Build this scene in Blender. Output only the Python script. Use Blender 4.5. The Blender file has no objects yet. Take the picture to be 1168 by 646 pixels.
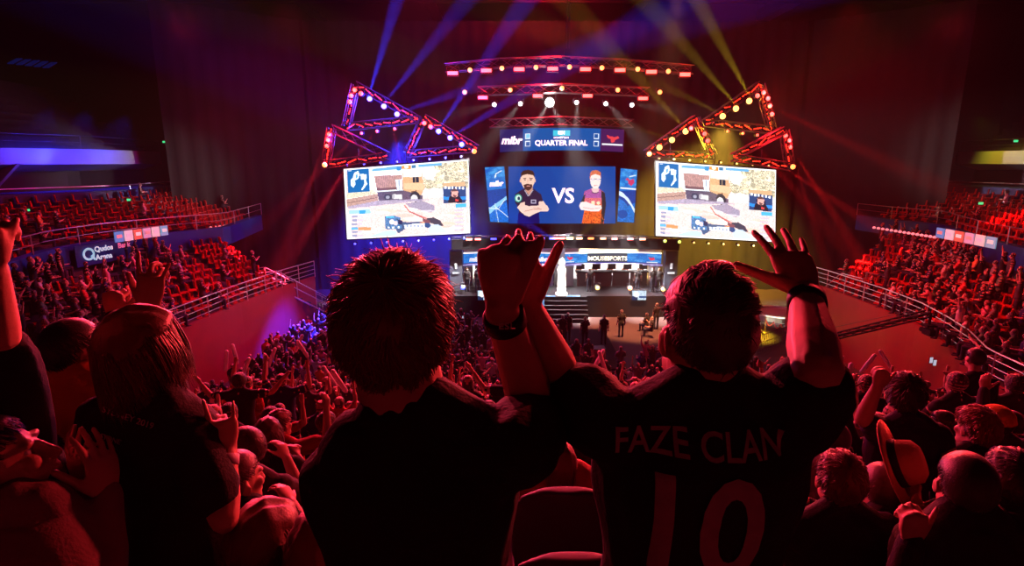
import bpy, math, random
import numpy as np
from mathutils import Vector, Matrix
random.seed(7); np.random.seed(7)
SC = bpy.context.scene
COL = SC.collection
PI = math.pi
# ------------------------------------------------------------------ camera: eye 10.5 m above the arena floor, up in the end stand
F = 640.0; PITCH = math.radians(12.2); CZ = 10.5
cp, sp = math.cos(PITCH), math.sin(PITCH)
FWD = Vector((0, cp, -sp)); UP = Vector((0, sp, cp)); RT = Vector((1, 0, 0)); EYE = Vector((0, 0, CZ))
cd = bpy.data.cameras.new('camera'); cam = bpy.data.objects.new('camera', cd); COL.objects.link(cam)
cam.location = EYE; cam.rotation_euler = (PI/2 - PITCH, 0, 0)
cd.sensor_width = 36; cd.lens = 36 * F / 1168; cd.clip_start = 0.05; cd.clip_end = 400
SC.camera = cam
SC.view_settings.view_transform = 'Standard'; SC.view_settings.look = 'None'
SC.view_settings.gamma = 1; SC.view_settings.use_curve_mapping = False; SC.view_settings.exposure = 0.0

def ray(px, py):
    return FWD + RT * ((px - 584) / F) + UP * ((323 - py) / F)
def W(px, py, t): return EYE + ray(px, py) * t            # at forward depth t
def WY(px, py, Y):
    d = ray(px, py); return EYE + d * (Y / d.y)
def WZ(px, py, Z):
    d = ray(px, py); return EYE + d * ((Z - CZ) / d.z)
def proj(p):
    d = Vector(p) - EYE; t = d.dot(FWD)
    if t <= 0.01: return None
    return 584 + F * d.dot(RT) / t, 323 - F * d.dot(UP) / t, t

# ------------------------------------------------------------------ materials
def srgb(r, g, b):
    return tuple(((c / 255) / 12.92 if c / 255 <= .04045 else ((c / 255 + .055) / 1.055) ** 2.4) for c in (r, g, b))
_m = {}
def mat(name, col, rough=.6, metal=0, emit=None, es=1, spec=.4, noise=0, scale=20, bump=0, bscale=60, sample=True, objcol=False, attr=None, sheen=0, coat=0):
    if name in _m: return _m[name]
    m = bpy.data.materials.new(name); m.use_nodes = True; nt = m.node_tree; N = nt.nodes; L = nt.links
    b = N['Principled BSDF']
    b.inputs['Base Color'].default_value = (*col, 1); b.inputs['Roughness'].default_value = rough
    b.inputs['Metallic'].default_value = metal; b.inputs['Specular IOR Level'].default_value = spec
    if sheen: b.inputs['Sheen Weight'].default_value = sheen
    if coat: b.inputs['Coat Weight'].default_value = coat
    src = None
    if objcol:
        oi = N.new('ShaderNodeObjectInfo'); src = oi.outputs['Color']
    if attr:
        at = N.new('ShaderNodeAttribute'); at.attribute_name = attr; src = at.outputs['Color']
    if noise:
        tc = N.new('ShaderNodeTexCoord'); nz = N.new('ShaderNodeTexNoise'); nz.inputs['Scale'].default_value = scale; nz.inputs['Detail'].default_value = 4
        L.new(tc.outputs['Object'], nz.inputs['Vector'])
        mp = N.new('ShaderNodeMapRange'); mp.inputs['To Min'].default_value = 1 - noise; mp.inputs['To Max'].default_value = 1 + noise
        L.new(nz.outputs['Fac'], mp.inputs['Value'])
        mx = N.new('ShaderNodeVectorMath'); mx.operation = 'SCALE'
        if src is not None: L.new(src, mx.inputs[0])
        else: mx.inputs[0].default_value = col
        L.new(mp.outputs[0], mx.inputs['Scale']); src = mx.outputs[0]
    if src is not None: L.new(src, b.inputs['Base Color'])
    if bump:
        tc = N.new('ShaderNodeTexCoord'); nz = N.new('ShaderNodeTexNoise'); nz.inputs['Scale'].default_value = bscale; nz.inputs['Detail'].default_value = 5
        L.new(tc.outputs['Object'], nz.inputs['Vector']); bp = N.new('ShaderNodeBump'); bp.inputs['Strength'].default_value = bump; bp.inputs['Distance'].default_value = .02
        L.new(nz.outputs['Fac'], bp.inputs['Height']); L.new(bp.outputs[0], b.inputs['Normal'])
    if emit is not None:
        b.inputs['Emission Color'].default_value = (*emit, 1); b.inputs['Emission Strength'].default_value = es
        if not sample: m.cycles.emission_sampling = 'NONE'
    _m[name] = m; return m
def screen_mat(name, strength=1.0):
    m = bpy.data.materials.new(name); m.use_nodes = True; nt = m.node_tree; nt.nodes.clear()
    o = nt.nodes.new('ShaderNodeOutputMaterial'); e = nt.nodes.new('ShaderNodeEmission'); a = nt.nodes.new('ShaderNodeAttribute')
    a.attribute_name = 'Col'; e.inputs['Strength'].default_value = strength
    nt.links.new(a.outputs['Color'], e.inputs['Color']); nt.links.new(e.outputs[0], o.inputs['Surface'])
    return m

# ------------------------------------------------------------------ mesh building
class MB:
    def __init__(s): s.v = []; s.f = []; s.mi = []
    def add(s, vs, fs, mi=0):
        n = len(s.v); s.v += [tuple(v) for v in vs]; s.f += [tuple(i + n for i in f) for f in fs]; s.mi += [mi] * len(fs); return s
    def box(s, c, d, R=None, mi=0):
        c = Vector(c); hx, hy, hz = d[0] / 2, d[1] / 2, d[2] / 2
        vs = [Vector((x, y, z)) for x in (-hx, hx) for y in (-hy, hy) for z in (-hz, hz)]
        if R is not None: vs = [R @ v for v in vs]
        return s.add([v + c for v in vs], [(0, 1, 3, 2), (4, 6, 7, 5), (0, 4, 5, 1), (2, 3, 7, 6), (0, 2, 6, 4), (1, 5, 7, 3)], mi)
    def bbox(s, a, b, mi=0):
        return s.box([(a[i] + b[i]) / 2 for i in range(3)], [abs(b[i] - a[i]) for i in range(3)], mi=mi)
    def bar(s, a, b, r, n=6, r2=None, mi=0):
        a, b = Vector(a), Vector(b); d = b - a
        if d.length < 1e-6: return s
        d.normalize(); x = d.orthogonal().normalized(); y = d.cross(x); r2 = r if r2 is None else r2
        vs = []
        for c, rr in ((a, r), (b, r2)):
            for i in range(n):
                t = 2 * PI * i / n + PI / n; vs.append(c + x * (math.cos(t) * rr) + y * (math.sin(t) * rr))
        return s.add(vs, [(i, (i + 1) % n, n + (i + 1) % n, n + i) for i in range(n)] + [tuple(range(n))[::-1], tuple(range(n, 2 * n))], mi)
    def path(s, pts, r, n=6, mi=0):
        for a, b in zip(pts, pts[1:]): s.bar(a, b, r, n, mi=mi)
        return s
    def lathe(s, c, prof, n=16, axis=None, mi=0):
        c = Vector(c); z = Vector(axis or (0, 0, 1)).normalized(); x = z.orthogonal().normalized(); y = z.cross(x); vs = []
        for r, h in prof:
            for i in range(n):
                t = 2 * PI * i / n; vs.append(c + z * h + x * (r * math.cos(t)) + y * (r * math.sin(t)))
        k = len(prof); fs = [(j * n + i, j * n + (i + 1) % n, (j + 1) * n + (i + 1) % n, (j + 1) * n + i) for j in range(k - 1) for i in range(n)]
        fs += [tuple(range(n))[::-1], tuple(range((k - 1) * n, k * n))]
        return s.add(vs, fs, mi)
    def strip(s, A, B, mi=0):      # ribbon between two polylines
        n = len(A); return s.add(list(A) + list(B), [(i, i + 1, n + i + 1, n + i) for i in range(n - 1)], mi)
    def build(s, name, mats, parent=None, smooth=False):
        me = bpy.data.meshes.new(name); me.from_pydata(s.v, [], s.f)
        for m in (mats if isinstance(mats, (list, tuple)) else [mats]): me.materials.append(m)
        if any(s.mi): me.polygons.foreach_set('material_index', s.mi)
        if smooth: me.polygons.foreach_set('use_smooth', [True] * len(me.polygons))
        me.update()
        return link(bpy.data.objects.new(name, me), parent)
def link(o, parent=None):
    COL.objects.link(o)
    if parent is not None:
        o.parent = parent; o.matrix_parent_inverse = parent.matrix_basis.inverted()
    return o
def tag(o, label=None, cat=None, group=None, kind=None):
    if label: o['label'] = label
    if cat: o['category'] = cat
    if group: o['group'] = group
    if kind: o['kind'] = kind
    return o
def thing(name, loc, label, cat, group=None):
    o = bpy.data.objects.new(name, None); o.empty_display_size = .2; o.location = loc; COL.objects.link(o)
    return tag(o, label, cat, group)
def struct(name, mb, m, label=None, **k):
    o = mb.build(name, m, **k); o['kind'] = 'structure'
    if label: o['label'] = label
    return o
def clone(root, loc, label=None, group=None, rotz=None, name=None):
    r = root.copy(); COL.objects.link(r); r.location = loc
    if rotz is not None: r.rotation_euler = (0, 0, rotz)
    if label: r['label'] = label
    if group: r['group'] = group
    for ch in list(root.children):
        c = ch.copy(); COL.objects.link(c); c.parent = r
        for g in list(ch.children):
            d = g.copy(); COL.objects.link(d); d.parent = c
    return r
def text(s, loc, xdir, updir, size, m, parent, name='lettering', bold=0, ext=.004, align='CENTER', shear=0, label=None, space=1.0):
    cu = bpy.data.curves.new(name, 'FONT'); cu.body = s; cu.size = size; cu.extrude = ext; cu.offset = bold; cu.shear = shear
    cu.align_x = align; cu.align_y = 'CENTER'; cu.resolution_u = 3; cu.space_character = space
    cu.materials.append(m); o = bpy.data.objects.new(name, cu)
    x = Vector(xdir).normalized(); z = x.cross(Vector(updir)).normalized(); y = z.cross(x)
    M = Matrix((x, y, z)).transposed().to_4x4(); M.translation = Vector(loc)
    COL.objects.link(o); me = bpy.data.meshes.new_from_object(o.evaluated_get(bpy.context.evaluated_depsgraph_get())); bpy.data.objects.remove(o)
    me.name = name; me.materials.clear(); me.materials.append(m); o = bpy.data.objects.new(name, me); o.matrix_basis = M
    link(o, parent)
    if label: o['label'] = label
    return o
def spot(name, loc, target, color, power, angle, blend=.5, size=.15):
    l = bpy.data.lights.new(name, 'SPOT'); l.energy = power; l.color = color; l.spot_size = math.radians(angle); l.spot_blend = blend; l.shadow_soft_size = size
    o = bpy.data.objects.new(name, l); COL.objects.link(o); o.location = loc
    o.rotation_euler = (Vector(target) - Vector(loc)).to_track_quat('-Z', 'Y').to_euler(); return o
def point(name, loc, color, power, size=.2):
    l = bpy.data.lights.new(name, 'POINT'); l.energy = power; l.color = color; l.shadow_soft_size = size
    o = bpy.data.objects.new(name, l); COL.objects.link(o); o.location = loc; return o

# ------------------------------------------------------------------ pictures for the LED screens: a cell raster
class Ras:
    def __init__(s, w, h, quad=None):
        s.w, s.h = w, h; s.a = np.zeros((h, w, 3)); s.X, s.Y = np.meshgrid((np.arange(w) + .5) / w, (np.arange(h) + .5) / h)
        s.H = None
        if quad:      # homography: drawing coordinates -> 0..1
            A = []; B = []
            for (x, y), (u, v) in zip(quad, ((0, 0), (1, 0), (1, 1), (0, 1))):
                A.append([x, y, 1, 0, 0, 0, -u * x, -u * y]); B.append(u); A.append([0, 0, 0, x, y, 1, -v * x, -v * y]); B.append(v)
            s.H = np.append(np.linalg.solve(np.array(A, float), np.array(B, float)), 1).reshape(3, 3)
    def m(s, pts):
        p = np.array(pts, float)
        if s.H is None: return p
        q = np.c_[p, np.ones(len(p))] @ s.H.T; return q[:, :2] / q[:, 2:]
    def mask(s, pts):
        p = s.m(pts); inside = np.zeros(s.X.shape, bool); n = len(p)
        for i in range(n):
            x1, y1 = p[i]; x2, y2 = p[(i + 1) % n]
            if y1 == y2: continue
            c = ((y1 > s.Y) != (y2 > s.Y)) & (s.X < (x2 - x1) * (s.Y - y1) / (y2 - y1) + x1); inside ^= c
        return inside
    def put(s, k, col, alpha=1, noise=0):
        c = np.array(col, float) / 255
        if noise: c = c * (1 + noise * (np.random.rand(*s.X.shape, 1) - .5) * 2)
        else: c = np.broadcast_to(c, s.a.shape)
        s.a[k] = s.a[k] * (1 - alpha) + c[k] * alpha
    def poly(s, pts, col, alpha=1, noise=0): s.put(s.mask(pts), col, alpha, noise); return s
    def rect(s, x0, y0, x1, y1, col, alpha=1, noise=0): return s.poly([(x0, y0), (x1, y0), (x1, y1), (x0, y1)], col, alpha, noise)
    def ell(s, x, y, rx, ry, col, alpha=1, noise=0):
        return s.poly([(x + rx * math.cos(t * PI / 10), y + ry * math.sin(t * PI / 10)) for t in range(20)], col, alpha, noise)
    def line(s, pts, w, col, alpha=1):
        for (x1, y1), (x2, y2) in zip(pts, pts[1:]):
            dx, dy = x2 - x1, y2 - y1; l = math.hypot(dx, dy) or 1; nx, ny = -dy / l * w / 2, dx / l * w / 2
            s.poly([(x1 + nx, y1 + ny), (x2 + nx, y2 + ny), (x2 - nx, y2 - ny), (x1 - nx, y1 - ny)], col, alpha)
        return s
    def mesh(s, name, quad, m, parent, fn=None):
        TL, TR, BR, BL = [Vector(q) for q in quad]
        if fn is None: fn = lambda u, v: (TL * (1 - u) + TR * u) * (1 - v) + (BL * (1 - u) + BR * u) * v
        vs = [tuple(fn(i / s.w, j / s.h)) for j in range(s.h + 1) for i in range(s.w + 1)]
        w1 = s.w + 1; fs = [(j * w1 + i, (j + 1) * w1 + i, (j + 1) * w1 + i + 1, j * w1 + i + 1) for j in range(s.h) for i in range(s.w)]
        me = bpy.data.meshes.new(name); me.from_pydata(vs, [], fs); me.materials.append(m)
        a = np.clip(s.a, 0, 1); lin = np.where(a <= .04045, a / 12.92, ((a + .055) / 1.055) ** 2.4)
        c = np.ones((s.h * s.w, 4, 4)); c[:, :, :3] = lin.reshape(-1, 1, 3)
        at = me.color_attributes.new('Col', 'FLOAT_COLOR', 'CORNER'); at.data.foreach_set('color', c.ravel()); me.update()
        return link(bpy.data.objects.new(name, me), parent)
# ------------------------------------------------------------------ the building
MX = 2.3                                                     # the arena's long axis
def rake(Y): return 9.0 - 0.42 * Y                           # height of the end stand's treads
BLK = mat('matt_black', (.008, .008, .009), .8)
STEEL = mat('dark_steel', (.05, .05, .055), .45, metal=.6)
ALU = mat('aluminium_truss', (.16, .16, .17), .35, metal=.8)
CONC = mat('dark_concrete', (.06, .05, .05), .85, noise=.3, scale=3)
DRAPE = mat('black_drape', (.008, .0075, .008), .9, noise=.25, scale=.6)
CEIL = mat('dark_ceiling', (.006, .004, .005), .95, noise=.6, scale=.35)
REDW = mat('red_wall', (.20, .012, .022), .5, noise=.18, scale=1.2)
BLUEB = mat('blue_fascia', (.012, .045, .30), .4, noise=.1, scale=2)
SEATM = mat('red_seat_plastic', (.55, .03, .022), .35, noise=.12, scale=3)
RAILM = mat('steel_handrail', (.6, .58, .6), .3, metal=.7)
WHITE = mat('white_paint', (.75, .75, .75), .5)

m = MB(); m.bbox((-48, -8, -.2), (52, 62, 0)); struct('floor', m, mat('arena_floor', (.06, .045, .045), .8, spec=.1, noise=.25, scale=.8))
m = MB(); m.bbox((-48, -8, 27), (52, 62, 27.3)); struct('ceiling', m, CEIL)
m = MB(); m.bbox((-48, 61.8, 0), (52, 62, 27)); struct('wall_back', m, CEIL)
m = MB(); m.bbox((-48, -8, 0), (-47.8, 61.8, 27)); struct('wall_left', m, CEIL)
m = MB(); m.bbox((51.8, -8, 0), (52, 61.8, 27)); struct('wall_right', m, CEIL)
m = MB(); m.bbox((-47.8, -8, 0), (51.8, -7.8, 27)); struct('wall_front', m, CEIL)

def resample(P, n):
    P = [Vector(p) for p in P]; L = [0]
    for a, b in zip(P, P[1:]): L.append(L[-1] + (b - a).length)
    out = []
    for i in range(n):
        d = L[-1] * i / (n - 1); j = 0
        while j < len(P) - 2 and L[j + 1] < d: j += 1
        out.append(P[j].lerp(P[j + 1], (d - L[j]) / max(1e-9, L[j + 1] - L[j])))
    return out
def raised(p, zmin, add):
    return Vector((p[0], p[1], max(zmin, rake(p[1]) + add)))

# traced on the photograph: tops of the two curved front walls (rail 1 m above them) and the feet of the blue fascias
def front_left(): 
    P = [WZ(322, 308, 4.5), WZ(270, 325, 4.5), WZ(230, 340, 4.5), WZ(190, 355, 4.5)]
    P = [Vector((p.x, p.y, 3.5)) for p in P]
    return P + [raised((-14.3, y, 0), 3.5, .3) for y in (18, 14, 11, 8, 5, 2, -4)]
def back_left():
    P = [WZ(262, 279, 5.5), WZ(200, 287, 5.5), WZ(150, 294, 5.5), WZ(110, 301, 5.5), WZ(60, 313, 5.5), WZ(20, 330, 5.5)]
    return P + [raised((-20.8, y, 0), 5.5, 2.2) for y in (17, 13, 9, 5, 2, -4)]
def front_right():
    P = [WZ(945, 309, 4.5), WZ(1010, 330, 4.5), WZ(1050, 345, 4.5), WZ(1082, 362, 4.5)]
    P = [Vector((p.x, p.y, 3.5)) for p in P] 
    return P + [raised((x, y, 0), 3.5, .3) for x, y in ((16.6, 19.5), (15.6, 17.5), (15.2, 14), (15.2, 11), (15.2, 8), (15.2, 5), (15.2, 2), (15.2, -4))]
def back_right():
    P = [WZ(1012, 268, 5.5), WZ(1072, 276, 5.5), WZ(1097, 288, 5.5), WZ(1128, 300, 5.5), WZ(1166, 311, 5.5)]
    return P + [raised((24.2, y, 0), 5.5, 2.2) for y in (20, 15, 11, 8, 5, 2, -4)]
NR = 60
FL, BL_, FR, BR_ = resample(front_left(), NR), resample(back_left(), NR), resample(front_right(), NR), resample(back_right(), NR)

def terrace(name, Fp, Bp, rows, m_, label):
    mb = MB(); lines = []
    for k in range(rows + 1):
        lines.append([a.lerp(b, k / rows) for a, b in zip(Fp, Bp)])
    for k in range(rows):
        z0 = [p.copy() for p in lines[k]]; z1 = [Vector((p.x, p.y, q.z)) for p, q in zip(lines[k + 1], lines[k])]
        mb.strip(z0, z1); mb.strip(z1, [Vector((p.x, p.y, p.z)) for p in lines[k + 1]])
    o = struct(name, mb, m_, label)
    return lines
TL_rows = terrace('floor_stand_left', FL, BL_, 9, CONC, 'stepped side stand under the left fascia')
TR_rows = terrace('floor_stand_right', FR, BR_, 9, CONC, 'stepped side stand under the right fascia')
# the end stand the camera is in
RY = [0.15 + .8 * i for i in range(-6, 25)]
m = MB()
for i, (a, b) in enumerate(zip(RY, RY[1:])):
    za, zb = rake(a + .4), rake(b + .4)
    xl, xr = (-14.3, 15.2) if a < 18 else (-13.2, 14.6)
    m.strip([(xl, a, za), (xr, a, za)], [(xl, b, za), (xr, b, za)]); m.strip([(xl, b, za), (xr, b, za)], [(xl, b, zb), (xr, b, zb)])
yl = RY[-1]; m.strip([(-13.2, yl, rake(yl)), (14.6, yl, rake(yl))], [(-13.2, yl, 0), (14.6, yl, 0)])
struct('floor_end_stand', m, CONC, 'stepped end stand')

# front walls + handrails
def wall_under(name, P, m_):
    mb = MB(); th = []
    n = len(P)
    for i in range(n):
        d = (P[min(i + 1, n - 1)] - P[max(i - 1, 0)]); d.z = 0; d.normalize(); th.append(Vector((d.y, -d.x, 0)) * .12)
    top = [p + Vector((0, 0, .05)) for p in P]; bot = [Vector((p.x, p.y, 0)) for p in P]
    top2 = [p + t for p, t in zip(top, th)]; bot2 = [p + t for p, t in zip(bot, th)]
    mb.strip(bot, top); mb.strip(top, top2); mb.strip(top2, bot2)
    return struct(name, mb, m_)
wl = resample([WZ(358, 298, 4.5) - Vector((0, 0, 1))] + [p for p in front_left()[:6]], 40)
wr = resample([WZ(905, 298, 4.5) - Vector((0, 0, 1))] + [p for p in front_right()[:7]], 40)
wall_under('wall_bowl_left', wl, REDW); wall_under('wall_bowl_right', wr, REDW)
def handrail(P, h, label, name='handrail', bars=4, step=3, r=.028, mm=RAILM, group=None):
    n = len(P); root = thing(name, P[n // 2], label, 'handrail', group)
    mb = MB()
    for k in range(bars):
        hh = h * (k + 1) / bars; mb.path([p + Vector((0, 0, hh)) for p in P], r if k == bars - 1 else r * .6, 5)
    mb.build('rail', mm, root)
    for i in range(0, n, step):
        q = MB(); q.bar(P[i], P[i] + Vector((0, 0, h)), r, 5); q.build('post', mm, root)
    return root
handrail(wl, 1.0, 'long steel handrail along the top of the curved red wall under the left stand')
handrail(wr, 1.0, 'long steel handrail along the top of the curved red wall under the right stand')

# blue fascias, glass rail, club tiers
def offset_out(P, d, z):      # push outward from the long axis
    out = []
    for p in P:
        v = Vector((p.x - MX, (p.y - 20) * .25, 0)).normalized(); out.append(Vector((p.x, p.y, 0)) + v * d + Vector((0, 0, z + (p.z - 5.5))))
    return out
GLASS = mat('rail_glass', (.5, .5, .6), .15)
def tiers(side, Bp, front_ext):
    P = resample([front_ext] + list(Bp), NR)
    a = offset_out(P, 0, 5.5); b = offset_out(P, 0, 6.6); c = offset_out(P, .5, 6.6)
    mb = MB(); mb.strip(a, b); mb.strip(b, c); struct('wall_fascia_' + side, mb, BLUEB)
    handrail(resample(b, 46), .85, 'steel and glass balustrade on top of the blue fascia on the %s' % side, 'balustrade', 2, 3, .025)
    rows = []
    for k in range(9): rows.append(offset_out(P, .9 + .8 * k, 6.3 + .22 * k))
    mb = MB()
    for k in range(8):
        z1 = [Vector((q.x, q.y, p.z)) for p, q in zip(rows[k], rows[k + 1])]
        mb.strip(rows[k], z1); mb.strip(z1, rows[k + 1])
    struct('floor_club_tier_' + side, mb, CONC)
    # dark blue band, suites behind, upper fascia and upper tier
    mb = MB(); mb.strip(offset_out(P, 7.4, 8.0), offset_out(P, 7.4, 8.75)); mb.strip(offset_out(P, 7.4, 8.75), offset_out(P, 10.5, 8.75)); struct('wall_suite_band_' + side, mb, mat('navy_band', (.012, .03, .13), .5))
    mb = MB(); mb.strip(offset_out(P, 10.5, 8.7), offset_out(P, 10.5, 11.2)); struct('wall_suites_' + side, mb, mat('suite_dark', (.012, .007, .009), .6, noise=.8, scale=.7))
    handrail(resample(offset_out(P, 7.3, 8.75), 30), .3, 'thin rail on the dark blue band of suites on the %s' % side, 'balustrade', 1, 4, .025)
    U = offset_out(P, 8.6, 10.35); U2 = offset_out(P, 8.6, 11.25); V_ = offset_out(P, 10.6, 9.9)
    mb = MB(); mb.strip(V_, U); mb.strip(U, U2); mb.strip(U2, offset_out(P, 9.2, 11.25)); struct('wall_upper_fascia_' + side, mb, mat('upper_fascia_paint', (.32, .31, .33), .5))
    handrail(resample(offset_out(P, 8.7, 11.25), 24), .8, 'thin rail on the upper balcony on the %s' % side, 'balustrade', 2, 4, .02, STEEL)
    up = []
    for k in range(11): up.append(offset_out(P, 9.2 + .85 * k, 11.0 + .5 * k))
    mb = MB()
    for k in range(10):
        z1 = [Vector((q.x, q.y, p.z)) for p, q in zip(up[k], up[k + 1])]
        mb.strip(up[k], z1); mb.strip(z1, up[k + 1])
    struct('floor_upper_tier_' + side, mb, CONC)
    return P, rows, up
PL, CLUB_L, UP_L = tiers('left', BL_, WZ(300, 262, 5.5))
PR, CLUB_R, UP_R = tiers('right', BR_, WZ(975, 262, 5.5))
# brackets below the upper balcony
for side, P in (('left', PL), ('right', PR)):
    for i in range(14, 44, 5):
        v = Vector((P[i].x - MX, (P[i].y - 20) * .25, 0)).normalized(); b = Vector((P[i].x, P[i].y, 0)) + v * 10.4
        mb = MB(); mb.add([b + Vector((0, 0, 8.9)) + s for s in (Vector((0, -.12, 0)), Vector((0, .12, 0)))] + [b - v * 1.9 + Vector((0, 0, 10.4)) + s for s in (Vector((0, -.12, 0)), Vector((0, .12, 0)))] + [b + Vector((0, 0, 10.4)) + s for s in (Vector((0, -.12, 0)), Vector((0, .12, 0)))],
               [(0, 1, 3, 2), (2, 3, 5, 4), (0, 4, 5, 1), (0, 2, 4), (1, 5, 3)])
        struct('pillar_bracket_' + side, mb, _m['upper_fascia_paint'])
# sponsor lettering on the two fascias
def board(pxl, pxr, py, zz, side):
    A, B = WZ(pxl, py[0], zz), WZ(pxr, py[1], zz); x = (B - A).normalized(); nrm = x.cross(Vector((0, 0, 1)))
    if nrm.dot(EYE - A) < 0: nrm = -nrm
    root = thing('sponsor_sign', A.lerp(B, .5), 'blue sign with a pale ring mark and two lines of lettering on the %s fascia' % side, 'sign')
    w = (B - A).length
    def at(u, v): return A + x * (w * u) + nrm * .35 + Vector((0, 0, (v)))
    mb = MB(); mb.box(at(.5, 0) - nrm * .06, (w * 1.25, .04, 1.0), Matrix((x, -nrm, Vector((0, 0, 1)))).transposed()); mb.build('panel', BLUEB, root)
    lw = mat('sign_white_light', (.8, .8, .85), .5, emit=(.75, .78, .95), es=.75, sample=False); lp = mat('sign_pink_light', (.8, .3, .5), .5, emit=(.8, .12, .3), es=.75, sample=False); lc = mat('sign_cyan_light', (.3, .7, .8), .5, emit=(.25, .65, .85), es=.7, sample=False)
    mb = MB(); c = at(.11, .05); yy = Vector((0, 0, 1))
    for i in range(20):
        a, b = 2 * PI * i / 20, 2 * PI * (i + 1) / 20
        mb.add([c + (x * math.cos(q) + yy * math.sin(q)) * r + nrm * .02 for q in (a, b) for r in (.20, .31)], [(0, 1, 3, 2)])
    mb.add([c + x * p + yy * q + nrm * .03 for p, q in ((.06, -.11), (.16, -.04), (.34, -.29), (.24, -.34))], [(0, 1, 2, 3)])
    mb.build('ring_mark', lc, root)
    sz = .36
    text('Qudos', at(.24, .21), x, (0, 0, 1), sz, lw, root, align='LEFT', bold=.01)
    text('Bank', at(.24, .21) + x * 1.28, x, (0, 0, 1), sz, lp, root, align='LEFT', bold=.01, label='pink lettering')
    text('Arena', at(.24, -.19), x, (0, 0, 1), sz, lw, root, align='LEFT', bold=.01)
board(88, 142, (292, 283), 6.1, 'left')
board(1134, 1190, (283, 300), 6.1, 'right')
# bright little adverts along the glass rail
adv = [(.1, .35, .8), (.7, .72, .8), (.65, .15, .1), (.55, .4, .6), (.75, .72, .7), (.2, .5, .7)]
def adverts(x0, x1, ya, yb, n, lab):
    A, B = WZ(x0, ya, 6.95), WZ(x1, yb, 6.95); x = (B - A).normalized(); up = Vector((0, 0, 1)); nr = x.cross(up)
    if nr.dot(EYE - A) < 0: nr = -nr
    for i in range(n):
        c = A.lerp(B, (i + .5) / n) + nr * .1; w = (B - A).length / n * .86
        q = adv[i % len(adv)]
        o = thing('rail_advert', c, 'small lit advert panel hung on the glass rail above the %s blue fascia' % lab, 'advert panel', 'lit adverts on the %s rail' % lab)
        R = Matrix((x, -nr, up)).transposed()
        MB().box(c, (w, .05, .5), R).build('panel', mat('advert_%d' % (i % 6), q, .5, emit=q, es=.45, sample=False), o)
        MB().box(c + nr * .04 + up * .02, (w * .6, .02, .16), R).build('picture_band', mat('advert_band_%d' % (i % 3), (.8, .8, .8), .5, emit=adv[(i + 2) % 6], es=.6, sample=False), o)
adverts(128, 190, 271, 262.5, 6, 'left'); 
adverts(1070, 1140, 265, 278, 6, 'right')
# rows of little pink lamps under the rail where the fascia runs out
LAMPW = mat('pink_white_lamp', (1, .8, .8), .4, emit=(1, .3, .35), es=.8, sample=False)
def lamps(x0, x1, ya, yb, n, Z, lab):
    for i in range(n):
        p = WZ(x0 + (x1 - x0) * i / (n - 1), ya + (yb - ya) * i / (n - 1), Z)
        mb = MB(); mb.lathe(p, [(.03, .09), (.08, .06), (.10, 0), (.07, -.05)], 8)
        o = mb.build('rail_lamp', LAMPW); tag(o, 'small pinkish lamp in the row below the balcony rail on the %s' % lab, 'lamp', 'row of small lamps on the %s' % lab)
lamps(205, 276, 264, 256, 15, 6.4, 'left'); lamps(997, 1066, 260, 271, 15, 6.4, 'right')
# green exit signs
EX = mat('exit_green', (.1, .8, .3), .5, emit=(.05, .75, .25), es=1.2, sample=False)
for px, py, t, lab in ((99, 158, 42, 'upper balcony above the brightest blue stretch'), (188, 162, 44, 'upper balcony near the end of the blue stretch'), (147, 228, 36, 'wall above the left club seats'),
                       (32, 240, 31, 'near end of the left club seats'), (38, 301, 26, 'near end of the left blue fascia'), (221, 223, 42, 'dark wall beyond the left club seats'),
                       (189, 271, 33, 'end of the left blue fascia'), (1118, 232, 34, 'wall above the right club seats'), (1081, 275, 36, 'portal at the end of the right blue fascia'), (1158, 161, 38, 'pole above the yellow lit balcony end'), (1076, 162, 44, 'dark upper tier on the right')):
    p = W(px, py, t); mb = MB(); mb.box(p, (.34, .08, .2)); o = thing('exit_sign', p, 'tiny green lit exit sign on the %s' % lab, 'exit sign'); mb.build('housing', BLK, o)
    MB().box(p - Vector((0, .05, 0)), (.28, .03, .14)).build('lit_face', EX, o)
# ceiling steelwork
for i, y in enumerate((16, 24, 32, 40, 50)):
    mb = MB()
    for dz in (0, 1.6): mb.bar((-46, y, 25 - dz), (50, y, 25 - dz), .14, 5)
    for k in range(48): mb.bar((-46 + 2 * k, y, 25 - 1.6 * (k % 2)), (-44 + 2 * k, y, 25 - 1.6 * ((k + 1) % 2)), .07, 4)
    struct('ceiling_truss', mb, STEEL)
for i, x in enumerate((-18, -7, 11, 24)):
    mb = MB(); mb.bbox((x - .5, 8, 23.6), (x + .5, 58, 23.7)); mb.bbox((x - .55, 8, 23.7), (x - .5, 58, 24.7)); struct('ceiling_catwalk', mb, STEEL)
c = W(37, 72, 36); o = thing('ceiling_louvre', c, 'small dim blue slatted panel high in the dark at the upper left', 'ceiling panel')
for k in range(5): MB().box(c + Vector(((k - 2) * .55, 0, (k - 2) * -.06)), (.38, .9, .06), Matrix.Rotation(.5, 3, 'X')).build('slat', mat('blue_slat', (.02, .04, .2), .5, emit=(.0, .01, .12), es=.35, sample=False), o)
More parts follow.
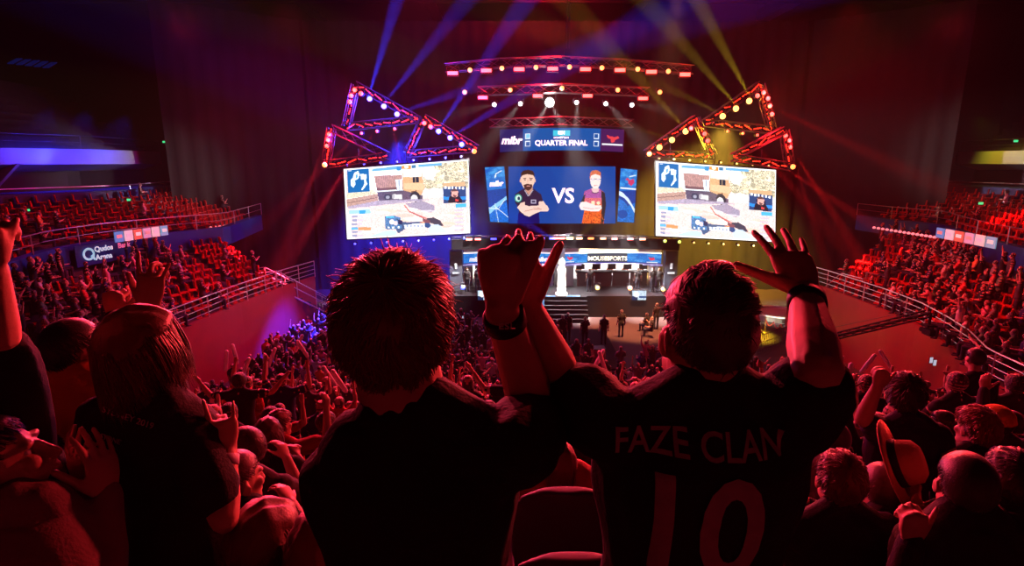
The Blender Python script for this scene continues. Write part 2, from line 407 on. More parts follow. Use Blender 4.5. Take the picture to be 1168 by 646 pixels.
# black drapes round the stage end
def drape(name, pts, z0, z1, amp=.10, wl_=1.1):
    P = []; 
    for a, b in zip(pts, pts[1:]):
        a, b = Vector(a), Vector(b); n = max(2, int((b - a).length / (wl_ / 4))); d = (b - a).normalized(); nn = Vector((-d.y, d.x, 0))
        for i in range(n): P.append(a.lerp(b, i / n) + nn * (amp * math.sin(i * PI / 2)))
    mb = MB(); mb.strip([Vector((p.x, p.y, z0)) for p in P], [Vector((p.x, p.y, z1)) for p in P]); return struct(name, mb, DRAPE, smooth=True)
drape('wall_drape_centre', [(-16, 46, 0), (23, 46, 0)], 0, 21)
drape('wall_drape_left', [(-24, 40, 0), (-16, 46, 0)], 0, 21)
drape('wall_drape_right', [(23, 46, 0), (31, 40, 0)], 0, 21)
# ------------------------------------------------------------------ LED screens
def plane_quad(px, P0, n):
    n = Vector(n).normalized(); out = []
    for x, y in px:
        d = ray(x, y); out.append(EYE + d * ((P0 - EYE).dot(n) / d.dot(n)))
    return out
def grow(q, k, off):
    TL, TR, BR, BL = q; x = (TR - TL).normalized(); y = (TL - BL).normalized(); n = x.cross(y)
    return [TL - x * k + y * k + n * off, TR + x * k + y * k + n * off, BR + x * k - y * k + n * off, BL - x * k - y * k + n * off]
def cabinet(q, depth, m_, parent, k=.12):
    a = grow(q, k, -.04); b = grow(q, k, -.04 - depth); mb = MB(); mb.add(a + b, [(3, 2, 1, 0), (4, 5, 6, 7), (0, 1, 5, 4), (1, 2, 6, 5), (2, 3, 7, 6), (3, 0, 4, 7)]); return mb.build('cabinet', m_, parent)
SCR = screen_mat('led_picture', 1.15); SCRB = screen_mat('led_picture_bright', 1.6)
def game_picture():
    r = Ras(200, 116, [(30, 117), (905, 38), (920, 556), (50, 600)]); P, R_, E_, L_ = r.poly, r.rect, r.ell, r.line
    P([(0, 80), (960, 0), (960, 640), (0, 640)], (222, 200, 196), 1, .10)
    P([(190, 110), (720, 60), (720, 250), (200, 290)], (226, 236, 246), 1, .06)          # pale sky
    P([(560, 70), (905, 38), (912, 300), (575, 290)], (196, 184, 158), 1, .35)            # trees and rock
    for i in range(60):
        x, y = random.uniform(600, 900), random.uniform(60, 270); E_(x, y, random.uniform(8, 30), random.uniform(6, 18), random.choice([(232, 226, 208), (158, 146, 104), (206, 196, 160), (244, 238, 228), (140, 132, 110)]), .6)
    E_(610, 130, 50, 55, (244, 246, 250), .8)
    P([(570, 245), (905, 235), (910, 300), (570, 310)], (214, 206, 206), 1, .1); P([(570, 262), (712, 258), (712, 285), (572, 290)], (246, 240, 240))
    P([(228, 165), (415, 148), (425, 242), (243, 252)], (176, 134, 130), 1, .1)          # trailer
    for i in range(15): L_([(240 + i * 12, 162 - i), (250 + i * 12, 250 - i)], 3, (132, 96, 98), .6)
    P([(215, 135), (415, 120), (415, 150), (222, 165)], (236, 240, 246)); P([(243, 245), (425, 232), (425, 254), (246, 262)], (110, 78, 84))
    P([(420, 140), (560, 122), (566, 210), (580, 232), (545, 302), (425, 286)], (204, 158, 118), 1, .08)   # cab
    P([(420, 120), (520, 112), (560, 124), (555, 160), (425, 170)], (226, 222, 216)); P([(425, 210), (566, 205), (578, 232), (560, 256), (426, 250)], (218, 180, 142), 1, .05)
    R_(490, 166, 536, 204, (36, 40, 54)); L_([(512, 166), (512, 204)], 4, (180, 150, 120)); P([(480, 262), (520, 258), (522, 276), (482, 280)], (126, 90, 70))
    P([(370, 186), (416, 184), (418, 286), (385, 290)], (208, 216, 230)); L_([(395, 188), (400, 288)], 5, (150, 158, 178))
    P([(245, 272), (420, 258), (560, 292), (560, 330), (260, 335)], (88, 76, 98), 1, .15)
    E_(318, 306, 26, 24, (60, 58, 80)); E_(318, 308, 13, 12, (150, 150, 170)); E_(508, 302, 36, 36, (48, 44, 56)); E_(502, 312, 24, 24, (206, 202, 208)); P([(352, 286), (416, 288), (416, 320), (358, 318)], (208, 204, 208)); E_(356, 302, 10, 15, (170, 166, 176))
    P([(36, 322), (250, 282), (252, 330), (40, 380)], (176, 140, 130), 1, .12); L_([(38, 322), (250, 280)], 7, (238, 220, 210)); L_([(40, 352), (250, 308)], 4, (120, 84, 84))
    P([(50, 282), (215, 255), (250, 282), (45, 320)], (206, 200, 176), 1, .15)
    P([(55, 372), (260, 330), (520, 318), (620, 322), (420, 345), (60, 388)], (164, 150, 176), .9, .15)
    P([(440, 350), (560, 330), (648, 362), (648, 404), (610, 412), (470, 376)], (146, 134, 160), .9, .1)
    for i in range(45):
        x, y = random.uniform(80, 880), random.uniform(390, 560); E_(x, y, random.uniform(20, 70), random.uniform(4, 14), random.choice([(255, 250, 246), (240, 190, 166), (226, 166, 150), (255, 240, 232)]), .45)
    L_([(432, 362), (470, 408), (585, 452), (620, 470)], 9, (196, 84, 80), .85); L_([(470, 404), (600, 470)], 5, (150, 70, 80), .8)
    P([(590, 450), (640, 446), (690, 466), (718, 506), (690, 508), (640, 492), (600, 480)], (66, 58, 74)); P([(560, 452), (620, 470), (610, 492), (566, 480)], (120, 70, 80))
    P([(604, 500), (680, 496), (742, 540), (748, 575), (610, 580)], (190, 208, 226), .9); P([(200, 578), (300, 540), (380, 540), (370, 594), (200, 600)], (176, 206, 232), .85)
    P([(365, 520), (420, 480), (560, 476), (600, 490), (598, 512), (470, 508), (420, 540), (390, 560)], (66, 84, 122)); P([(430, 498), (575, 488), (577, 520), (432, 526)], (226, 230, 242)); 
    for i in range(5): R_(446 + 26 * i, 500, 460 + 26 * i, 514, (150, 160, 190))
    E_(598, 502, 22, 18, (44, 70, 120)); R_(540, 478, 575, 486, (235, 140, 90))
    P([(50, 120), (190, 106), (196, 270), (56, 278)], (0, 92, 158))                          # mini-map
    for pts in ([(100, 140), (122, 128), (132, 150), (124, 180), (100, 196), (104, 220), (92, 244), (76, 230), (72, 196), (88, 176), (92, 158)], [(136, 152), (158, 148), (160, 186), (140, 190)], [(160, 154), (178, 150), (174, 196), (182, 216), (160, 246), (148, 262), (142, 258), (164, 212)]):
        P(pts, (226, 240, 250)); 
    P([(108, 156), (118, 150), (120, 172), (106, 184)], (70, 150, 200)); L_([(84, 196), (100, 214)], 5, (70, 150, 200)); L_([(60, 130), (78, 128)], 6, (220, 230, 240))
    P([(212, 116), (400, 90), (402, 112), (214, 132)], (96, 160, 212)); P([(530, 80), (700, 66), (702, 84), (532, 100)], (96, 160, 212)); R_(412, 86, 480, 112, (240, 130, 60)); E_(446, 98, 16, 10, (255, 240, 210)); P([(380, 94), (412, 92), (412, 120), (382, 122)], (40, 130, 190)); P([(482, 84), (514, 82), (514, 106), (484, 108)], (60, 110, 150))
    P([(712, 204), (880, 192), (884, 234), (714, 240)], (198, 160, 120)); P([(712, 232), (885, 224), (888, 340), (716, 346)], (40, 62, 110)); 
    for i in range(6): R_(722 + i * 27, 228, 738 + i * 27, 246, (224, 230, 244))
    P([(716, 300), (888, 296), (888, 318), (716, 322)], (40, 130, 220)); P([(750, 345), (758, 300), (790, 282), (834, 290), (856, 318), (860, 340)], (36, 28, 40)); E_(800, 274, 30, 30, (222, 160, 150)); P([(776, 252), (800, 240), (826, 252), (824, 262), (778, 262)], (90, 60, 60)); P([(786, 286), (816, 286), (808, 304), (794, 304)], (110, 70, 70)); E_(772, 276, 7, 12, (30, 34, 60)); E_(832, 280, 7, 12, (30, 34, 60)); R_(806, 316, 830, 330, (220, 60, 60))
    P([(808, 350), (890, 346), (890, 372), (808, 376)], (70, 170, 214)); 
    for i in range(6):
        R_(874, 386 + i * 28, 890, 402 + i * 28, (246, 248, 255)); R_(800, 388 + i * 28, 866, 400 + i * 28, (172, 170, 196), .6)
        R_(60, 432 + i * 27, 76, 450 + i * 27, (250, 250, 255)); R_(80, 434 + i * 27, 116, 448 + i * 27, (120, 128, 168), .8); R_(120, 434 + i * 27, 150, 446 + i * 27, (190, 180, 200), .7)
    P([(60, 398), (200, 390), (202, 418), (62, 426)], (150, 196, 230)); R_(128, 398, 168, 424, (50, 150, 220)); R_(122, 516, 204, 538, (240, 140, 90)); R_(76, 518, 122, 536, (90, 170, 220))
    P([(298, 440), (360, 434), (404, 448), (412, 526), (302, 530)], (70, 110, 160), .95, .3); R_(304, 440, 360, 450, (80, 190, 230)); E_(345, 478, 16, 18, (232, 220, 224)); E_(372, 488, 14, 16, (220, 196, 200)); R_(316, 512, 332, 524, (240, 244, 250)); R_(346, 512, 362, 524, (240, 244, 250)); R_(384, 512, 400, 524, (240, 244, 250)); P([(385, 460), (420, 470), (416, 500), (390, 494)], (40, 40, 80))
    for p0, p1 in (((30, 117), (905, 38)), ((905, 38), (920, 556)), ((920, 556), (50, 600)), ((50, 600), (30, 117))): L_([p0, p1], 14, (252, 253, 255))
    return r
game = game_picture()
game.a = np.clip(game.a * 1.0 + .03, 0, 1)
def side_screen(pix, c, n, lab, hue):
    q = plane_quad(pix, WY(*c), n)
    o = thing('led_screen', (q[2] + q[3]) / 2, lab, 'screen'); cabinet(q, .35, BLK, o, .08)
    game.mesh('game_picture', grow(q, 0, .02), SCRB, o)
    # hanging bars up to the truss above
    mb = MB()
    for k in (.12, .5, .88):
        p = q[0].lerp(q[1], k) - Vector(n).normalized() * .25; mb.bar(p, p + Vector((0, 0, 1.2)), .03, 4)
    mb.build('hanging_bar', STEEL, o)
    return q
QL = side_screen([(392, 193), (534, 182), (536, 266), (396, 273)], (464, 228, 36.5), (.2, -.98, 0), 'large bright side screen showing the game, hung with blue lamps along its edges', 0)
QR = side_screen([(748, 184), (885, 194), (884, 276), (748, 269)], (816, 230, 36.5), (-.2, -.98, 0), 'large bright side screen showing the game, hung with yellow lamps along its edges', 0)

def versus_picture():
    r = Ras(248, 130, [(217, 62), (965, 66), (965, 450), (217, 450)]); P, R_, E_, L_ = r.poly, r.rect, r.ell, r.line
    P([(200, 40), (990, 40), (990, 470), (200, 470)], (22, 72, 158), 1, .02); P([(200, 40), (500, 40), (700, 470), (200, 470)], (16, 62, 150), .4)
    # player with a beard, dark shirt, arms folded
    P([(262, 250), (300, 224), (330, 210), (392, 212), (446, 250), (462, 300), (432, 330), (430, 455), (285, 455), (290, 350), (262, 300)], (52, 34, 62), 1, .12)
    P([(286, 380), (432, 370), (436, 455), (280, 455)], (18, 18, 96)); P([(330, 205), (390, 205), (384, 232), (364, 262), (338, 226)], (206, 148, 128))
    P([(302, 140), (312, 112), (350, 100), (392, 110), (404, 140), (398, 176), (384, 206), (356, 224), (324, 206), (308, 176)], (246, 204, 184)); 
    P([(304, 140), (304, 108), (322, 90), (356, 84), (388, 92), (400, 112), (400, 142), (392, 122), (350, 114), (314, 122)], (70, 42, 34), 1, .2)
    P([(324, 186), (350, 178), (384, 184), (386, 200), (372, 218), (356, 226), (336, 216), (326, 202)], (84, 48, 44)); R_(344, 190, 368, 196, (220, 150, 140))
    L_([(322, 144), (342, 141)], 6, (90, 56, 48)); L_([(364, 141), (386, 144)], 6, (90, 56, 48)); L_([(326, 152), (340, 152)], 5, (90, 66, 60)); L_([(366, 152), (382, 152)], 5, (90, 66, 60)); L_([(354, 150), (352, 172)], 5, (220, 172, 152)); E_(302, 158, 6, 12, (230, 180, 160)); E_(404, 158, 5, 12, (230, 180, 160))
    E_(286, 276, 26, 28, (60, 170, 150)); E_(286, 276, 19, 21, (210, 236, 226)); E_(290, 278, 10, 12, (40, 60, 90)); L_([(330, 220), (356, 262), (392, 220)], 5, (180, 176, 196)); R_(374, 286, 412, 312, (190, 180, 206)); R_(380, 292, 406, 306, (70, 60, 90))
    P([(278, 340), (300, 314), (360, 330), (430, 326), (490, 326), (502, 352), (494, 366), (440, 368), (400, 384), (362, 404), (330, 392), (300, 366)], (248, 212, 198)); P([(300, 310), (334, 300), (330, 330), (300, 336)], (246, 206, 190)); P([(430, 300), (462, 296), (500, 350), (470, 360), (432, 334)], (246, 208, 194))
    L_([(330, 366), (392, 352), (450, 352)], 5, (206, 150, 136)); L_([(392, 340), (440, 344)], 4, (214, 160, 146))
    # player with red hair and glasses, orange-pink shirt, arms folded
    P([(750, 230), (800, 212), (850, 212), (888, 240), (894, 300), (884, 455), (730, 455), (748, 360), (740, 296)], (236, 96, 34), 1, .25)
    P([(750, 230), (800, 212), (850, 212), (880, 236), (868, 290), (752, 290)], (176, 84, 160), 1, .2); P([(752, 276), (866, 276), (866, 320), (752, 320)], (226, 104, 116), 1, .2)
    P([(866, 226), (892, 244), (900, 320), (886, 420), (878, 455), (862, 455), (870, 330)], (40, 26, 34)); P([(744, 260), (756, 250), (748, 300), (722, 306)], (40, 26, 34))
    for i in range(60): E_(random.uniform(748, 876), random.uniform(375, 452), 4, 6, random.choice([(190, 50, 20), (255, 140, 60), (150, 36, 20)]), .6)
    P([(796, 210), (852, 210), (846, 238), (808, 240)], (238, 196, 196)); L_([(800, 236), (824, 246), (848, 236)], 5, (60, 40, 60)); R_(796, 296, 822, 322, (255, 226, 190)); E_(846, 310, 12, 12, (255, 226, 190))
    P([(788, 150), (796, 112), (826, 98), (856, 110), (864, 150), (858, 186), (842, 212), (812, 212), (794, 188)], (252, 232, 226)); P([(786, 146), (788, 110), (806, 92), (836, 88), (862, 104), (866, 146), (858, 126), (826, 116), (798, 124)], (214, 110, 70), 1, .15)
    L_([(792, 148), (862, 150)], 6, (150, 130, 146)); E_(808, 152, 12, 8, (226, 216, 224)); E_(844, 153, 12, 8, (226, 216, 224)); L_([(816, 192), (838, 192)], 4, (220, 150, 150))
    P([(712, 330), (724, 304), (760, 300), (820, 324), (866, 326), (870, 348), (850, 368), (790, 366), (724, 356)], (254, 234, 232)); L_([(740, 340), (800, 350), (860, 344)], 5, (232, 180, 176))
    return r
VS = versus_picture()
qc = plane_quad([(580, 190), (702, 190), (702, 255), (580, 255)], WY(640, 222, 40), (0, -1, 0))
o = thing('led_screen', (qc[2] + qc[3]) / 2, 'centre screen with two players with folded arms on blue and VS between them', 'screen'); cabinet(qc, .35, BLK, o, .05); VS.mesh('versus_picture', grow(qc, 0, .02), SCR, o)
LW = mat('lit_white_letters', (1, 1, 1), .5, emit=(1, 1, 1), es=1.0, sample=False)
def quad_pt(q, u, v, off=.06):
    n = (q[1] - q[0]).cross(q[0] - q[3]).normalized(); return (q[0].lerp(q[1], u)).lerp(q[3].lerp(q[2], u), v) + n * off
def on_quad(q, s, u, v, size, m_, parent, **k): return text(s, quad_pt(q, u, v), q[1] - q[0], q[0] - q[3], size, m_, parent, **k)
on_quad(qc, 'VS', .512, .52, 1.45, LW, o, bold=.035)
def banner_picture(kind):
    r = Ras(40, 130); R_, P, L_, E_ = r.rect, r.poly, r.line, r.ell
    R_(0, 0, 1, 1, (26, 116, 206), 1, .1)
    for i in range(40): E_(random.random(), random.random() * .3, .15, .03, random.choice([(90, 180, 240), (20, 90, 190)]), .4)
    P([(0, .42), (1, .38), (1, .62), (0, .78)], (12, 58, 150), .9, .2)
    if kind:
        P([(0, .5), (.35, .55), (.75, .68), (1, .82), (1, .74), (.6, .55), (.2, .44), (0, .42)], (220, 240, 255)); P([(0, .55), (.4, .62), (1, .9), (1, 1), (0, 1)], (24, 110, 200), 1, .3); E_(.3, .85, .3, .08, (14, 60, 150), .7)
        P([(.45, .16), (.6, .2), (.82, .17), (.88, .24), (.7, .31), (.52, .27), (.5, .22), (.3, .2)], (206, 60, 110)); R_(.05, .345, 1, .375, (230, 240, 255)); L_([(.55, .14), (.95, .1)], .02, (220, 240, 255))
    else:
        P([(0, .75), (1, .52), (1, .58), (0, .86)], (140, 206, 248)); P([(0, .86), (1, .62), (1, 1), (0, 1)], (26, 110, 210), 1, .2); L_([(.3, .7), (1, .9)], .015, (230, 244, 255)); L_([(.35, .66), (.45, 1)], .03, (210, 236, 255)); L_([(0, .74), (.5, .76), (.9, .58)], .015, (230, 244, 255)); L_([(.5, .13), (.85, .07)], .02, (220, 240, 255)); L_([(.45, .18), (.55, .15)], .04, (220, 240, 255))
    return r
for pix, c, n, kind, lab in (([(553, 191), (575, 190), (580, 254), (559, 253)], (566, 222, 39.6), (.25, -.97, 0), 0, 'narrow blue banner screen with white lettering beside the bearded player'),
                          ([(708, 192), (727, 194), (723, 254), (704, 253)], (715, 222, 39.6), (-.25, -.97, 0), 1, 'narrow blue banner screen with a red mark beside the player in orange')):
    q = plane_quad(pix, WY(*c), n); b = thing('banner_screen', (q[2] + q[3]) / 2, lab, 'screen'); cabinet(q, .3, BLK, b, .04); banner_picture(kind).mesh('banner_picture', grow(q, 0, .02), SCR, b)
    if not kind: on_quad(q, 'mibr', .50, .30, .50, LW, b, bold=.028, shear=.15)
# hanging score screen, gently curved downwards at both ends
def curved_quad(x0, x1, ytop, ybot, sag, Y, bow=0):
    A = WY(x0, ytop, Y); B = WY(x1, ytop, Y); C_ = WY(x1, ybot, Y)
    def fn(u, v):
        p = A.lerp(B, u); p.z += (C_.z - A.z) * v - sag * (2 * u - 1) ** 2; p.y -= bow * (2 * u - 1) ** 2; return p
    return fn
r = Ras(240, 40)
r.rect(0, 0, 1, 1, (40, 32, 96)).rect(.186, 0, .812, 1, (18, 82, 160), 1, .03).rect(.812, 0, 1, 1, (74, 30, 84)).rect(.43, .1, .565, .34, (70, 200, 226))
for x, y in ((.205, .22), (.205, .56), (.757, .22), (.757, .56)):
    r.rect(x, y, x + .042, y + .25, (220, 232, 248)); 
    r.rect(x + .006, y + .04, x + .036, y + .21, (120, 200, 236) if (x, y) == (.205, .22) else (18, 82, 160))
r.poly([(.86, .25), (.885, .32), (.93, .35), (.95, .3), (.965, .38), (.93, .48), (.925, .58), (.9, .6), (.895, .45), (.87, .4)], (232, 66, 76)); r.rect(.825, .66, .99, .73, (240, 236, 246)); r.rect(.48, .38, .52, .42, (230, 240, 250))
fn = curved_quad(570, 712, 146, 171.5, .12, 38.5)
o = thing('score_screen', fn(.5, 1), 'wide hanging score screen reading QUARTER FINAL above the centre screen', 'screen')
r.mesh('score_picture', [(0, 0, 0)] * 4, SCR, o, fn)
mb = MB(); N_ = 12
mb.strip([fn(i / N_, -.06) + Vector((0, .05, 0)) for i in range(N_ + 1)], [fn(i / N_, 1.06) + Vector((0, .05, 0)) for i in range(N_ + 1)]); mb.strip([fn(i / N_, -.06) + Vector((0, .35, 0)) for i in range(N_ + 1)], [fn(i / N_, 1.06) + Vector((0, .35, 0)) for i in range(N_ + 1)]); mb.strip([fn(i / N_, -.06) + Vector((0, .35, 0)) for i in range(N_ + 1)], [fn(i / N_, -.06) + Vector((0, .05, 0)) for i in range(N_ + 1)]); mb.strip([fn(i / N_, 1.06) + Vector((0, .05, 0)) for i in range(N_ + 1)], [fn(i / N_, 1.06) + Vector((0, .35, 0)) for i in range(N_ + 1)]); mb.build('cabinet', BLK, o)
X_, Z_ = (1, 0, 0), (0, 0, 1); fr = Vector((0, -.06, 0))
text('QUARTER FINAL', fn(.495, .68) + fr, X_, Z_, .47, LW, o, bold=.014); text('mibr', fn(.092, .5) + fr + Vector((0, 0, -.02)), X_, Z_, .70, LW, o, bold=.028, shear=.25)
text('SYDNEY 2019', fn(.495, .44) + fr, X_, Z_, .17, LW, o, bold=.004); text('IEM', fn(.495, .22) + fr, X_, Z_, .30, LW, o, bold=.01)

# ------------------------------------------------------------------ stage, booths
GREYW = mat('booth_grey', (.5, .5, .52), .55); STG = mat('stage_black', (.012, .011, .013), .9, spec=.08)
m = MB(); m.bbox((-4.6, 37.4, 0), (12.6, 45.5, 1.5)); struct('floor_stage', m, STG, 'black stage platform')
m = MB()
for k in range(6): m.bbox((2.2, 35.9 + .25 * k, 0), (5.1, 36.15 + .25 * k, .25 * (k + 1)))
tag(m.build('stage_steps', STG), 'short dark flight of steps up to the lit centrepiece on the stage', 'steps')
# dark lighting header over the booths
o = thing('stage_header_truss', (3.6, 39.4, 4.4), 'long black lighting header over the two player booths', 'truss')
mb = MB(); P = [WY(x, 279 + ((x - 640) / 130) ** 2 * 2.2, 39.2) for x in range(515, 776, 13)]
mb.strip([p + Vector((0, 0, .45)) for p in P], [p - Vector((0, 0, .28)) for p in P]); mb.strip([p + Vector((0, .5, .45)) for p in P], [p + Vector((0, 0, .45)) for p in P]); mb.strip([p + Vector((0, 0, -.28)) for p in P], [p + Vector((0, .5, -.28)) for p in P]); mb.build('fascia', STG, o)
mb = MB(); 
for a, b in zip(P, P[1:]):
    mb.bar(a + Vector((0, .1, .62)), b + Vector((0, .1, .62)), .035, 4); mb.bar(a + Vector((0, .1, .45)), (a + b) / 2 + Vector((0, .1, .62)), .02, 4)
mb.build('lattice', ALU, o)

booth_white = mat('booth_lit_wall', (.75, .73, .70), .6); headblue = None
def booth_header(kind):
    r = Ras(150, 26); r.rect(0, 0, 1, 1, (28, 120, 210), 1, .1)
    for i in range(50): r.ell(random.random(), random.random(), .05, .12, random.choice([(110, 190, 245), (16, 84, 180), (60, 150, 230)]), .45)
    for i in range(5): r.line([(random.random(), 0), (random.random(), 1)], .008, (170, 220, 250), .6)
    if kind:
        r.rect(.24, .05, .66, 1, (74, 78, 92)); r.poly([(.02, .25), (.05, .35), (.08, .3), (.085, .5), (.05, .62), (.03, .45)], (230, 50, 80)); r.rect(.01, .74, .1, .82, (230, 240, 250)); r.poly([(.87, .35), (.9, .42), (.93, .38), (.94, .6), (.9, .68)], (230, 50, 80)); r.rect(.86, .8, .97, .9, (230, 240, 250))
    else:
        r.rect(.34, .05, .66, 1, (74, 78, 92))
    r.rect(0, .9, 1, 1, (60, 60, 140))
    return r
def booth(x0, x1, yt, kind, lab):
    YB = 41.6; A = WY(x0, yt, 40); B = WY(x1, yt, 40); w = B.x - A.x; bow = .55
    def arc(u, z, d=0): return Vector((A.x + w * u, 41.0 - d - bow * (2 * u - 1) ** 2, z))
    ztop = A.z + .10; zb = 1.5; n = 14
    o = thing('player_booth', (A.x + w / 2, 41, 1.5), lab, 'booth')
    mb = MB(); mb.strip([arc(i / n, ztop + .32) for i in range(n + 1)], [arc(i / n, ztop - .12) for i in range(n + 1)]); mb.strip([arc(i / n, ztop + .32, -2.2) for i in range(n + 1)], [arc(i / n, ztop + .32) for i in range(n + 1)]); mb.build('canopy', GREYW, o)
    f = lambda u, v: arc(u, ztop - .14 - 1.02 * v, .12)
    hz = ztop - .14
    booth_header(kind).mesh('header_screen', [(0, 0, 0)] * 4, SCR, o, lambda u, v: arc(u, hz - .78 * v, .12))
    mb = MB(); mb.strip([arc(i / n, hz + .08, .1) for i in range(n + 1)], [arc(i / n, hz, .16) for i in range(n + 1)]); mb.build('light_strip', LW, o)
    # back wall, side panels, floor line
    mb = MB(); mb.bbox((A.x, 43.2, zb), (B.x, 43.3, ztop + .3)); mb.build('back_wall', booth_white, o)
    for u in (0.0, .90) if not kind else (0.0, .88):
        mb = MB(); mb.strip([arc(u, hz - .8), arc(u + .1, hz - .8)], [arc(u, zb), arc(u + .1, zb)]); mb.bbox((A.x + w * u, 41.2, zb), (A.x + w * u + .1, 43.2, ztop)); mb.build('side_panel', GREYW, o)
    mb = MB(); 
    for i in range(n + 1): 
        p = arc(i / n, hz - .86, .06); mb.box(p, (.5, .08, .12 if i % 3 else .07))
    mb.build('ticker_strip', mat('ticker', (.4, .4, .6), .5, emit=(.25, .22, .55), es=.8, sample=False), o)
    if kind: text('MOUSESPORTS', arc(.45, hz - .40, .38), X_, Z_, .43, LW, o, bold=.008)
    else: text('mibr', arc(.86, hz - .42, .3), X_, Z_, .46, LW, o, bold=.02, shear=.2); text('mibr', arc(.13, hz - .42, .3), X_, Z_, .46, LW, o, bold=.02, shear=.2)
    return A.x, B.x, zb, ztop
BL0 = booth(528, 632, 290, 0, 'curved white player booth with a blue header, partly behind the raised hands')
BR0 = booth(645, 756, 290, 1, 'curved white player booth with MOUSESPORTS on its blue header')
# players' desks, monitors and chairs inside the booths
DESK = mat('desk_brown', (.10, .045, .04), .6)
for (xa, xb, zb, zt), lab in ((BL0, 'booth behind the raised hands'), (BR0, 'booth lettered MOUSESPORTS')):
    w = xb - xa; o = thing('player_desk', (xa + w * .5, 40.6, 1.5), 'long dark desk with panelled front inside the %s' % lab, 'desk'); 
    for k in range(4): MB().bbox((xa + w * (.13 + .185 * k), 40.3, 1.55), (xa + w * (.13 + .185 * (k + 1)) - .06, 40.36, 2.55)).build('front_panel', DESK, o)
    MB().bbox((xa + w * .12, 40.28, 2.55), (xa + w * .88, 41.1, 2.62)).build('desk_top', STG, o)
    for k in range(5):
        x = xa + w * (.17 + .165 * k); t = thing('desk_monitor', (x, 40.7, 2.62), 'dark computer monitor on the desk inside the %s' % lab, 'monitor', 'monitors in the ' + lab)
        MB().box((x, 40.7, 2.95), (.62, .06, .38)).build('display', BLK, t); MB().box((x, 40.72, 2.69), (.07, .05, .14)).box((x, 40.72, 2.63), (.24, .18, .02)).build('stand', STEEL, t)
# pale lit pillar between the booths with the trophy in front of it
m = MB(); A = WY(633, 285, 40.9); B = WY(645, 285, 40.9); m.bbox((A.x, 40.9, 1.5), (B.x, 42.5, A.z + .4)); tag(m.build('centre_pillar', GREYW), 'plain grey pillar between the two player booths', 'pillar')
c = WY(640, 349, 37.9); c.z = 1.5; o = thing('trophy', c, 'tall glowing white trophy on a plinth at the middle of the stage', 'trophy')
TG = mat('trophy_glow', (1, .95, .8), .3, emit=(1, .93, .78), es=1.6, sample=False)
MB().lathe(c, [(.42, 0), (.42, .12), (.3, .16), (.3, .4), (.34, .44)], 12).build('plinth', TG, o)
MB().lathe(c + Vector((0, 0, .44)), [(.26, 0), (.3, .2), (.27, .9), (.32, 1.3), (.22, 1.55), (.12, 1.62)], 12).build('column', TG, o)
MB().lathe(c + Vector((0, 0, 2.06)), [(.12, 0), (.24, .12), (.22, .3), (.1, .42), (.04, .5)], 12).build('finial', TG, o)
for sx, u in ((-1, (615, 633)), (1, (646, 661))):
    a = WY(u[0], 337, 37.35); b = WY(u[1], 349, 37.35); t = tag(MB().bbox((a.x, 37.2, b.z), (b.x, 37.35, a.z)).build('step_panel', mat('step_panel_lit', (.3, .5, .8), .5, emit=(.12, .42, .8), es=.6, sample=False)), 'small lit blue panel at the %s foot of the stage steps' % ('booth without lettering side' if sx < 0 else 'MOUSESPORTS side'), 'panel')
for px, lab in ((553, 'behind the clasped hands'), (729, 'below the MOUSESPORTS booth')):
    a = WY(px, 337, 37.2); t = thing('confidence_monitor', (a.x, 37.2, 1.1), 'small bright screen on the stage front %s' % lab, 'monitor')
    MB().box((a.x, 37.25, a.z), (1.05, .1, .75)).build('housing', BLK, t)
    r = Ras(20, 14); r.rect(0, 0, 1, 1, (200, 220, 240), 1, .15).rect(0, .55, .4, 1, (30, 50, 90)).rect(.5, .6, 1, .8, (60, 90, 140)).ell(.3, .4, .2, .3, (250, 252, 255)); r.mesh('picture', [Vector((a.x + i * .48, 37.18, a.z + j * .33)) for i, j in ((-1, 1), (1, 1), (1, -1), (-1, -1))], SCR, t)
# speaker stacks beside the booths
for px, lab in ((520, 'bluish side of the stage'), (766, 'olive lit side of the stage')):
    a = WY(px, 300, 39.5); t = thing('scenic_column', (a.x, 39.5, 1.5), 'dim narrow column with a small white mark at the %s' % lab, 'column'); MB().bbox((a.x - .45, 39.5, 1.5), (a.x + .45, 40.2, 4.3)).build('body', mat('column_dark', (.08, .09, .12), .5), t); MB().box((a.x, 39.47, 2.7), (.5, .03, .12)).box((a.x, 39.47, 3.2), (.16, .03, .4)).build('white_mark', mat('white_mark', (.8, .8, .8), .5, emit=(.5, .6, .7), es=.5, sample=False), t)

